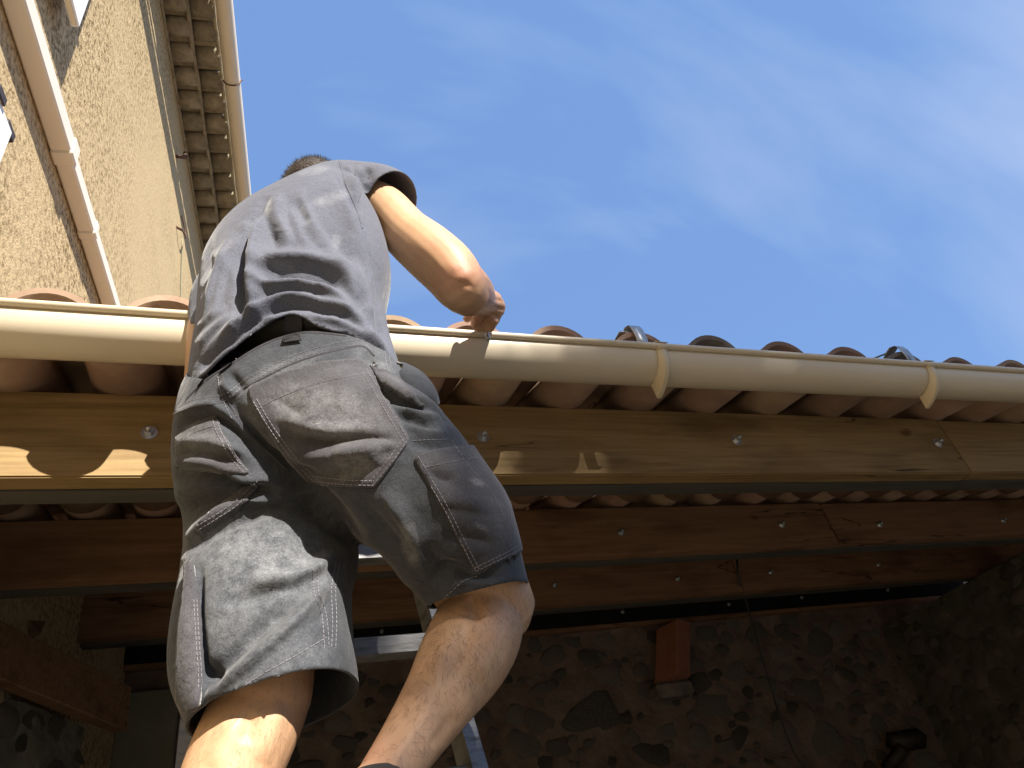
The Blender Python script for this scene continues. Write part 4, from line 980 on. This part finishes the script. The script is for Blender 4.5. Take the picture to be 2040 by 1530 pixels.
# ---- work shorts
G = [lr_tube([(405, 700, 780, 675, 1.20, .115), (404, 752, 795, 727, 1.165, .122), (374, 815, 848, 790, 1.135, .135), (361, 880, 895, 870, 1.105, .142), (361, 945, 880, 960, 1.085, .135), (360, 1010, 800, 1040, 1.065, .105)], 40, 2.4),
     lr_tube([(364, 890, 610, 900, 1.10, .12), (358, 985, 680, 1020, 1.085, .105), (370, 1070, 715, 1090, 1.045, .102), (366, 1165, 700, 1160, .99, .102), (352, 1270, 700, 1245, .93, .104), (354, 1375, 706, 1325, .89, .10), (390, 1462, 714, 1415, .86, .096), (405, 1550, 714, 1500, .835, .094)], 34, 2.3),
     lr_tube([(570, 930, 850, 790, 1.115, .12), (625, 1015, 912, 855, 1.045, .125), (695, 1070, 966, 930, 1.015, .118), (768, 1105, 1008, 995, 1.0, .108), (815, 1165, 1032, 1078, .995, .096), (850, 1208, 1048, 1142, .98, .086), (890, 1258, 1064, 1200, .97, .080)], 34, 2.3),
     ball(atD(697, 862, 1.04), .102, f=(1.05, .95, 1.0)), ball(atD(775, 965, 1.02), .085), ball(atD(462, 880, 1.075), .080, f=(1., .95, 1.1))]
shorts = voxel_union(G, .0038, 14, .5)
FH = [
    # cleft and seat seam
    ([(448, 790), (470, 835), (515, 890), (570, 945), (630, 1000), (690, 1060), (724, 1085)], 24, -.020),
    ([(470, 820), (520, 885), (580, 950)], 8, -.008),
    # left cheek folds
    ([(350, 835), (420, 812), (470, 850), (505, 900)], 9, .008, 'e'), ([(352, 850), (430, 832), (480, 880), (520, 925)], 8, -.008),
    ([(346, 925), (410, 925), (470, 945), (520, 975)], 9, .010, 'e'), ([(350, 945), (420, 945), (500, 970), (560, 985)], 9, -.011),
    ([(350, 985), (430, 965), (520, 958), (560, 970)], 10, .009, 'e'), ([(352, 905), (420, 905), (480, 925)], 7, -.006), ([(350, 885), (420, 885), (490, 905)], 8, .006, 'e'),
    ([(360, 1020), (400, 1000), (470, 975)], 9, -.006),
    # under the left cheek: overlap fold
    ([(372, 1085), (400, 1060), (460, 1025), (520, 1000), (580, 995)], 11, .012, 'e'), ([(376, 1100), (410, 1072), (470, 1040), (540, 1018)], 9, -.008),
    # left leg long diagonal folds
    ([(410, 1400), (480, 1340), (560, 1270), (620, 1205), (650, 1160)], 13, .010, 'e'), ([(395, 1370), (450, 1320), (540, 1240), (620, 1175)], 16, -.010),
    ([(500, 1170), (570, 1160), (630, 1140), (668, 1100)], 12, .010, 'e'), ([(440, 1200), (540, 1180), (640, 1150)], 14, -.006),
    ([(625, 1250), (650, 1215), (660, 1180)], 8, -.006), ([(400, 1330), (425, 1345), (415, 1365)], 14, -.010),
    ([(398, 1120), (392, 1220), (400, 1300), (405, 1390)], 9, -.010),
    # right seat, hip and thigh
    ([(545, 835), (640, 862), (720, 868), (790, 868)], 12, .006, 'e'), ([(560, 860), (650, 880), (740, 872), (800, 885)], 9, -.006),
    ([(560, 905), (650, 918), (740, 905), (800, 880)], 12, .007, 'e'), ([(575, 930), (650, 945), (720, 925)], 12, -.009),
    ([(680, 930), (720, 915), (760, 920)], 18, .008, 'e'),
    ([(740, 745), (790, 790), (840, 805), (880, 830)], 8, .008, 'e'), ([(750, 770), (800, 805), (850, 815)], 8, -.009), ([(775, 800), (830, 830), (880, 838)], 8, .008, 'e'),
    ([(785, 822), (830, 842), (872, 850)], 7, -.008), ([(800, 840), (850, 865), (892, 862)], 7, .006, 'e'), ([(815, 878), (860, 892), (905, 890)], 7, -.005),
    ([(760, 985), (800, 1040), (830, 1090), (845, 1130)], 16, .007, 'e'), ([(715, 1000), (770, 1060), (815, 1120)], 14, -.007), ([(845, 1080), (870, 1120), (900, 1140)], 13, -.007),
    ([(850, 940), (880, 955), (905, 960)], 10, -.005), ([(860, 1000), (910, 1005), (960, 1015)], 11, .004, 'e'), ([(880, 1060), (930, 1070), (985, 1085)], 12, -.004),
    ([(860, 1160), (900, 1130), (950, 1150), (1010, 1140)], 12, -.008), ([(880, 1190), (930, 1160), (985, 1165), (1040, 1150)], 8, .005, 'e'),
    ([(720, 700), (745, 725), (760, 760)], 9, -.006), ([(455, 740), (475, 765), (490, 775)], 9, -.006), ([(435, 765), (465, 790)], 8, .006, 'e')]
rs = np.random.RandomState(5)
for k in range(60):
    x, y = rs.uniform(350, 1020), rs.uniform(760, 1380)
    if x > 560 and y > 1180: continue
    a_ = rs.normal(.25, .35) if x > 600 else rs.normal(-.35, .4); L = rs.uniform(15, 45)
    FH.append(([(x-math.cos(a_)*L, y-math.sin(a_)*L), (x+rs.uniform(-5, 5), y+rs.uniform(-5, 5)), (x+math.cos(a_)*L, y+math.sin(a_)*L)], rs.uniform(4, 8), rs.choice([-1, 1])*rs.uniform(.0005, .0014)))
sculpt(shorts, FH, 1.35); relax(shorts, 3)
WA = np.array([(330, 745), (388, 752), (410, 757), (463, 722), (520, 687), (570, 668), (620, 660), (700, 668), (760, 690), (800, 735), (870, 760)], float)
def waist_g(co):
    px, py, dp = project(co); gp = (np.interp(px, WA[:, 0], WA[:, 1])-py)*dp/F
    axis = atD(590, 745, 1.16); wgt = np.clip((co[:, 1]-(axis[1]-.02))/.05, 0, 1); return gp*(1-wgt)+(co[:, 2]-2.335)*wgt
trim(shorts, waist_g)
cL, nL = fit_plane([atD(393, 1457, .865), atD(440, 1422, .82), atD(520, 1379, .79), atD(600, 1337, .80), atD(655, 1310, .825), atD(705, 1335, .89), atD(680, 1424, .95), atD(610, 1470, .955)], atD(520, 1100, 1.0))
cR, nR = fit_plane([atD(873, 1213, .985), atD(895, 1192, .94), atD(932, 1176, .91), atD(989, 1172, .91), atD(1027, 1166, .94), atD(1049, 1156, .985)], atD(880, 1000, 1.04))
def hemL(co):
    px, py, dp = project(co); return np.where((px < 740) & (py > 1200), (co-cL) @ nL, -1)
def hemR(co):
    px, py, dp = project(co); return np.where((px > 760) & (py > 1080), (co-cR) @ nR, -1)
trim(shorts, hemL); trim(shorts, hemR)
dust_and_light(shorts, [(630, 830, 150, 60, .8, .25), (700, 760, 90, 40, .7, -.3), (690, 930, 60, 26, 1.0, -.2), (560, 740, 90, 22, .6, -.4), (400, 900, 60, 60, .45, 0), (520, 1120, 150, 90, .85, .1), (500, 1230, 130, 90, .6, 0), (540, 1330, 120, 60, .5, -.4), (815, 1075, 18, 50, .7, -.2), (600, 1320, 60, 14, .5, -.5), (860, 840, 40, 30, .4, 0), (880, 900, 60, 20, .35, 0), (430, 720, 60, 20, .4, -.5), (740, 700, 40, 30, .4, .3)], .13)  # dust blobs; the narrow streak on the right thigh is sunlight painted in
so_ = link('work_shorts', shorts, MT['shorts'], person, True)
s = so_.modifiers.new('thick', 'SOLIDIFY'); s.thickness = .003; s.offset = -1
# sewn-on pockets
pk = [('back_pocket', [(495, 772), (560, 745), (640, 722), (716, 716), (734, 732), (775, 805), (817, 877), (783, 925), (748, 972), (680, 970), (618, 963), (575, 915), (530, 850), (502, 802)], .0032, [(640, 820, 110, 55, .8, .2), (700, 930, 50, 26, .9, -.2)], .15),
      ('back_pocket', [(352, 872), (390, 845), (432, 824), (440, 855), (470, 905), (503, 948), (440, 940), (355, 930)], .0032, [(400, 880, 60, 40, .6, 0)], .15),
      ('cargo_pocket', [(822, 910), (880, 899), (938, 890), (985, 950), (1010, 1000), (1024, 1050), (1036, 1098), (990, 1122), (946, 1142), (915, 1080), (880, 1010), (848, 955)], .0048, [(950, 960, 14, 5, .9, .3), (960, 1050, 14, 5, .8, .4), (880, 920, 50, 16, .3, 0)], .05),
      ('hammer_panel', [(508, 958), (518, 970), (470, 1020), (400, 1064), (386, 1048), (440, 1006)], .003, [], .2),
      ('cargo_pocket', [(374, 1185), (379, 1128), (388, 1122), (394, 1180), (400, 1290), (404, 1375), (398, 1424), (380, 1416), (366, 1395), (364, 1300)], .010, [(370, 1300, 30, 120, .3, 0)], .05),
      ('hip_pocket_flap', [(733, 730), (748, 730), (795, 762), (835, 800), (851, 808), (843, 818), (800, 790), (760, 765)], .006, [(790, 770, 40, 20, .3, .6)], .1)]
PB = [bvh_of(shorts)]
for nm, poly, lift, bl, base in pk:
    o = patch(shorts, poly, lift, nm, MT['pocket'], so_, bl, base); PB.append(bvh_of(o.data))
# hem bands
# stitches
T = []
def st(poly, double=0, dash=.0042):
    T.append(ribbon_on(PB, poly, .00042, .0006, dash, .0018))
    if double:
        p = np.array(poly, float); d = np.gradient(p, axis=0); n_ = np.stack([-d[:, 1], d[:, 0]], 1); n_ /= np.linalg.norm(n_, axis=1)[:, None]+1e-9
        T.append(ribbon_on(PB, p+n_*double, .00042, .0006, dash, .0018))
st([(508, 838-20), (560, 790), (640, 762), (733, 742)], 0, .006)
st([(505, 800), (535, 850), (580, 912), (622, 956)], -8); st([(622, 958), (680, 965), (745, 967)], -9); st([(744, 966), (780, 922), (812, 877)], -9); st([(812, 876), (772, 806), (730, 735)], -10)
st([(348, 890), (390, 860), (438, 845)], 0, .006); st([(430, 826), (440, 860), (470, 912), (500, 946)], 8)
st([(346, 823), (390, 806), (450, 794), (488, 768), (530, 745), (581, 720), (630, 703), (674, 692), (722, 686)], -9)
st([(443, 748), (448, 775), (456, 802), (470, 830)], 9)
st([(520, 962), (470, 1008), (395, 1056)], 8)
st([(826, 913), (852, 958), (884, 1012), (918, 1080), (948, 1138)], -8); st([(948, 1138), (990, 1118), (1033, 1096)], -7); st([(845, 932), (900, 920), (950, 912)], 0, .006)
st([(823, 878), (870, 876), (900, 878)]); st([(900, 878), (935, 930), (975, 975), (1000, 1020), (1020, 1080)])
st([(632, 1130), (635, 1180), (650, 1225), (655, 1290)], 9); st([(676, 1125), (668, 1170), (670, 1230), (668, 1292)], 8)
st([(398, 1432), (450, 1392), (520, 1345), (590, 1306), (650, 1270)], 0, .006)
st([(880, 1196), (920, 1160), (950, 1148)], 0, .005)
st([(392, 1195), (396, 1270), (401, 1340), (402, 1400)], 6)
st([(775, 690), (776, 715), (782, 740)], 8)
V, Fc = merge(T); o = mesh_obj('stitching', V, Fc, MT['thread'], None); o.parent = so_; o['kind'] = 'stuff'
# raised seams
S_ = [ribbon_on(PB, [(346, 826), (390, 810), (450, 799), (488, 773), (530, 750), (581, 725), (630, 708), (674, 697), (722, 690), (745, 709)], .0022, .0),
      ribbon_on(PB, [(443, 745), (448, 775), (458, 805), (495, 862), (540, 906), (575, 938)], .0022, .0),
      ribbon_on(PB, [(372, 795), (410, 758), (463, 724), (520, 689), (570, 670), (620, 662), (690, 669)], .0025, .0)]
V, Fc = merge(S_); o = mesh_obj('raised_seam', V, Fc, MT['pocket'], None, True); o.parent = so_
# belt and belt loops
A = [(400, 752, 780, 727, 1.165, .120), (410, 712, 768, 690, 1.19, .117), (418, 690, 760, 670, 1.205, .115)]
g = lr_tube([(a[0]+4, a[1], a[2]-4, a[3], a[4], a[5]-.002) for a in A], 48, 2.4, 3)
belt = mesh_obj('belt', g[0], g[1], MT['belt'], person, True)
def loop(pts, w_):
    V, Fc = [], []; b = PB[0]
    P = []
    for (x, y, lift) in pts:
        q = atD(x, y, 1.0); h = None
        for bv in (bvh_of(belt.data), b):
            h_ = cast(bv, x, y)
            if h_ is not None and (h is None or np.linalg.norm(h_[0]-CAM) < np.linalg.norm(h[0]-CAM)): h = h_
        if h is not None:
            nn = h[1] if h[1] @ (h[0]-CAM) < 0 else -h[1]; P.append((h[0]+nn*lift, nn))
    for i, (p, nn) in enumerate(P):
        t = unit(P[min(i+1, len(P)-1)][0]-P[max(i-1, 0)][0]); s = unit(np.cross(nn, t)); V += [p-s*w_, p+s*w_, p+s*w_+nn*.002, p-s*w_+nn*.002]
    for i in range(len(P)-1):
        for k in range(4): k2 = (k+1) % 4; Fc.append((4*i+k, 4*i+k2, 4*i+4+k2, 4*i+4+k))
    o = mesh_obj('belt_loop', V, Fc, MT['pocket'], None); o.parent = so_
loop([(587, 634, .008), (586, 645, .012), (585, 660, .011), (584, 676, .008), (584, 684, .003)], .0125)
loop([(468, 690, .006), (462, 705, .007), (456, 722, .005), (452, 735, .002)], .011)
loop([(418, 735, .006), (412, 748, .006), (408, 760, .003)], .011)
# loose hip pocket standing off the right side
oc = catmull([(790, 722, 1.10), (826, 737, 1.10), (848, 758, 1.10), (860, 785, 1.09), (862, 808, 1.08)], 5); ic = catmull([(786, 752, 1.05), (806, 768, 1.035), (826, 790, 1.03), (842, 806, 1.03), (852, 818, 1.045)], 5)
V, Fc = [], []
for a, b in zip(oc, ic):
    for t in (0, .33, .66, 1):
        p = atD(*a)*(1-t)+atD(*b)*t; V.append(p+np.array([.012, -.006, .004])*math.sin(math.pi*t))
for i in range(len(oc)-1):
    for k in range(3): q = i*4+k; Fc.append((q, q+1, q+5, q+4))
o = mesh_obj('hip_pocket', V, Fc, MT['shorts'], None, True); o.parent = so_
m_ = o.modifiers.new('thick', 'SOLIDIFY'); m_.thickness = .005; m_.offset = 0
# ---- socks and shoes on the rungs
for i, a in enumerate((ra, la)):
    sk = voxel_union([w_tube([a+np.array([-.006, -.006, -.004]), a+np.array([0, 0, -.02]), a+np.array([0, .03, -.05])], [.035, .036, .043], 18)], .004, 3)
    link('sock', sk, MT['sock'], person, True)
    f = a+np.array([0, .02, -.068])
    shp = voxel_union([w_tube([f+np.array([0, -.055, .01]), f+np.array([0, .0, .012]), f+np.array([0, .08, 0]), f+np.array([.0, .17, -.012]), f+np.array([0, .205, -.016])], [.04, .044, .046, .042, .032], 16), w_tube([f+np.array([0, -.05, -.03]), f+np.array([0, .19, -.034])], [.03, .03], 12), w_tube([f+np.array([0, -.02, .02]), f+np.array([0, -.02, .055])], [.044, .048], 14)], .005, 4)
    link('shoe', shp, MT['shoe'], person, True)
# ---- leg and arm hair
rs = np.random.RandomState(11); pl = body.polygons; cen = np.empty(len(pl)*3); pl.foreach_get('center', cen); cen = cen.reshape(-1, 3); nrm = np.empty(len(pl)*3); pl.foreach_get('normal', nrm); nrm = nrm.reshape(-1, 3)
px, py, dp = project(cen); V2, F2 = [], []
def strands(mask, count, Lr, axis, wid):
    idx = np.where(mask)[0]
    for i in rs.choice(idx, count):
        n_ = nrm[i]; p = cen[i]+np.cross(n_, rs.randn(3))*.003; dn = unit(axis+rs.randn(3)*.55); dn = unit(dn-n_*(dn @ n_)); L = rs.uniform(*Lr); cv = unit(np.cross(n_, dn))*rs.uniform(-.35, .35)
        s_ = unit(np.cross(n_, dn))*wid; b0 = len(V2)
        q1 = p+dn*L*.5+n_*L*.22+cv*L*.15; q2 = p+dn*L+n_*L*.24+cv*L*.6
        V2.extend([p-s_, p+s_, q1-s_*.8, q1+s_*.8, q2]); F2.extend([(b0, b0+1, b0+3, b0+2), (b0+2, b0+3, b0+4)])
rl = (px > 690) & (py > 1160) & (cen[:, 2] < 2.02); ll = (px < 640) & (py > 1330) & (cen[:, 2] < 1.9) & (px > 250)
dens = rs.rand(len(cen)) < np.clip(.5+.6*np.exp(-((px-900)/75)**2-((py-1290)/75)**2), 0, 1)
strands(rl & dens, 3600, (.007, .018), unit([-.25, -.1, -1]), .00012)
strands(ll, 2000, (.006, .014), unit([-.2, -.1, -1]), .0001)
o = mesh_obj('leg_hair', V2, F2, MT['body_hair'], person); o['kind'] = 'stuff'
# ---- screwdriver
sd = thing('screwdriver', 'small steel screwdriver held upright in the right hand at the gutter lip', 'screwdriver', tuple(atD(973, 668, 1.585)))
tip = atD(973, 677, 1.575); top = tip+np.array([-.004, .0, .13])
o = tube('shaft', [tip+(top-tip)*.16, top], [.0032, .0032], MT['steel'], sd, 8)
tube('bit', [tip, tip+(top-tip)*.05, tip+(top-tip)*.2], [.0046, .0058, .0052], MT['steel'], sd, 8)
tube('handle', [tip+(top-tip)*.45, tip+(top-tip)*.6, tip+(top-tip)*.98], [.008, .011, .011], MT['belt'], sd, 10)
# ------------------------------------------------------------------ tree behind the photographer that shades the right-hand side
e1 = unit(np.cross([0, 0, 1], SUN)); e2 = np.cross(SUN, e1)
TR = 2.6
def uv(p): return np.array([p @ e1, p @ e2])
uG, uT = uv(atY(1035, 695, 1.11)), uv(atD(835, 1085, .96))     # where the edge of the shade crosses gutter and thigh
tdir = (uG-uT)/np.linalg.norm(uG-uT); tn = np.array([tdir[1], -tdir[0]])
c_uv = (uG+uT)/2+TR*tn+tdir*.35
tcen = e1*c_uv[0]+e2*c_uv[1]+SUN*(13.0)
tree = thing('broadleaf_tree', 'leafy broadleaf tree in the courtyard shading part of the gutter', 'tree', (tcen[0], tcen[1], 0))
rs = np.random.RandomState(4); nl = 62000
d = rs.randn(nl, 3); d /= np.linalg.norm(d, axis=1)[:, None]
rad = TR*rs.rand(nl)**.36
lump = 1+.025*np.sin(5*d[:, 0]+1)+.025*np.sin(6*d[:, 1]+2)+.02*np.sin(7*d[:, 2])
P = tcen+d*(rad*lump)[:, None]
a = rs.randn(nl, 3); a /= np.linalg.norm(a, axis=1)[:, None]; b = np.cross(a, rs.randn(nl, 3)); b /= np.linalg.norm(b, axis=1)[:, None]
L_ = rs.uniform(.06, .10, nl)[:, None]; W_ = L_*.42
V = np.stack([P-a*L_, P+b*W_, P+a*L_, P-b*W_], 1).reshape(-1, 3)
mesh_obj('crown', V, [(4*i, 4*i+1, 4*i+2, 4*i+3) for i in range(nl)], MT['leaf'], tree)
tube('trunk', [(tcen[0]+.2, tcen[1], -.1), (tcen[0]+.1, tcen[1]+.1, 1.5), (tcen[0]-.05, tcen[1], tcen[2]-TR*.8), (tcen[0], tcen[1], tcen[2]+.6)], [.24, .19, .15, .05], MT['bark'], tree, 10)
for k in range(7):
    q = k*.9; tube('limb', [(tcen[0], tcen[1], tcen[2]-TR*.75+.2*k), tuple(tcen+np.array([math.cos(q)*1.0, math.sin(q)*1.0, -.6+.25*k])), tuple(tcen+np.array([math.cos(q)*1.9, math.sin(q)*1.9, .1+.2*k]))], [.08, .05, .015], MT['bark'], tree, 6)
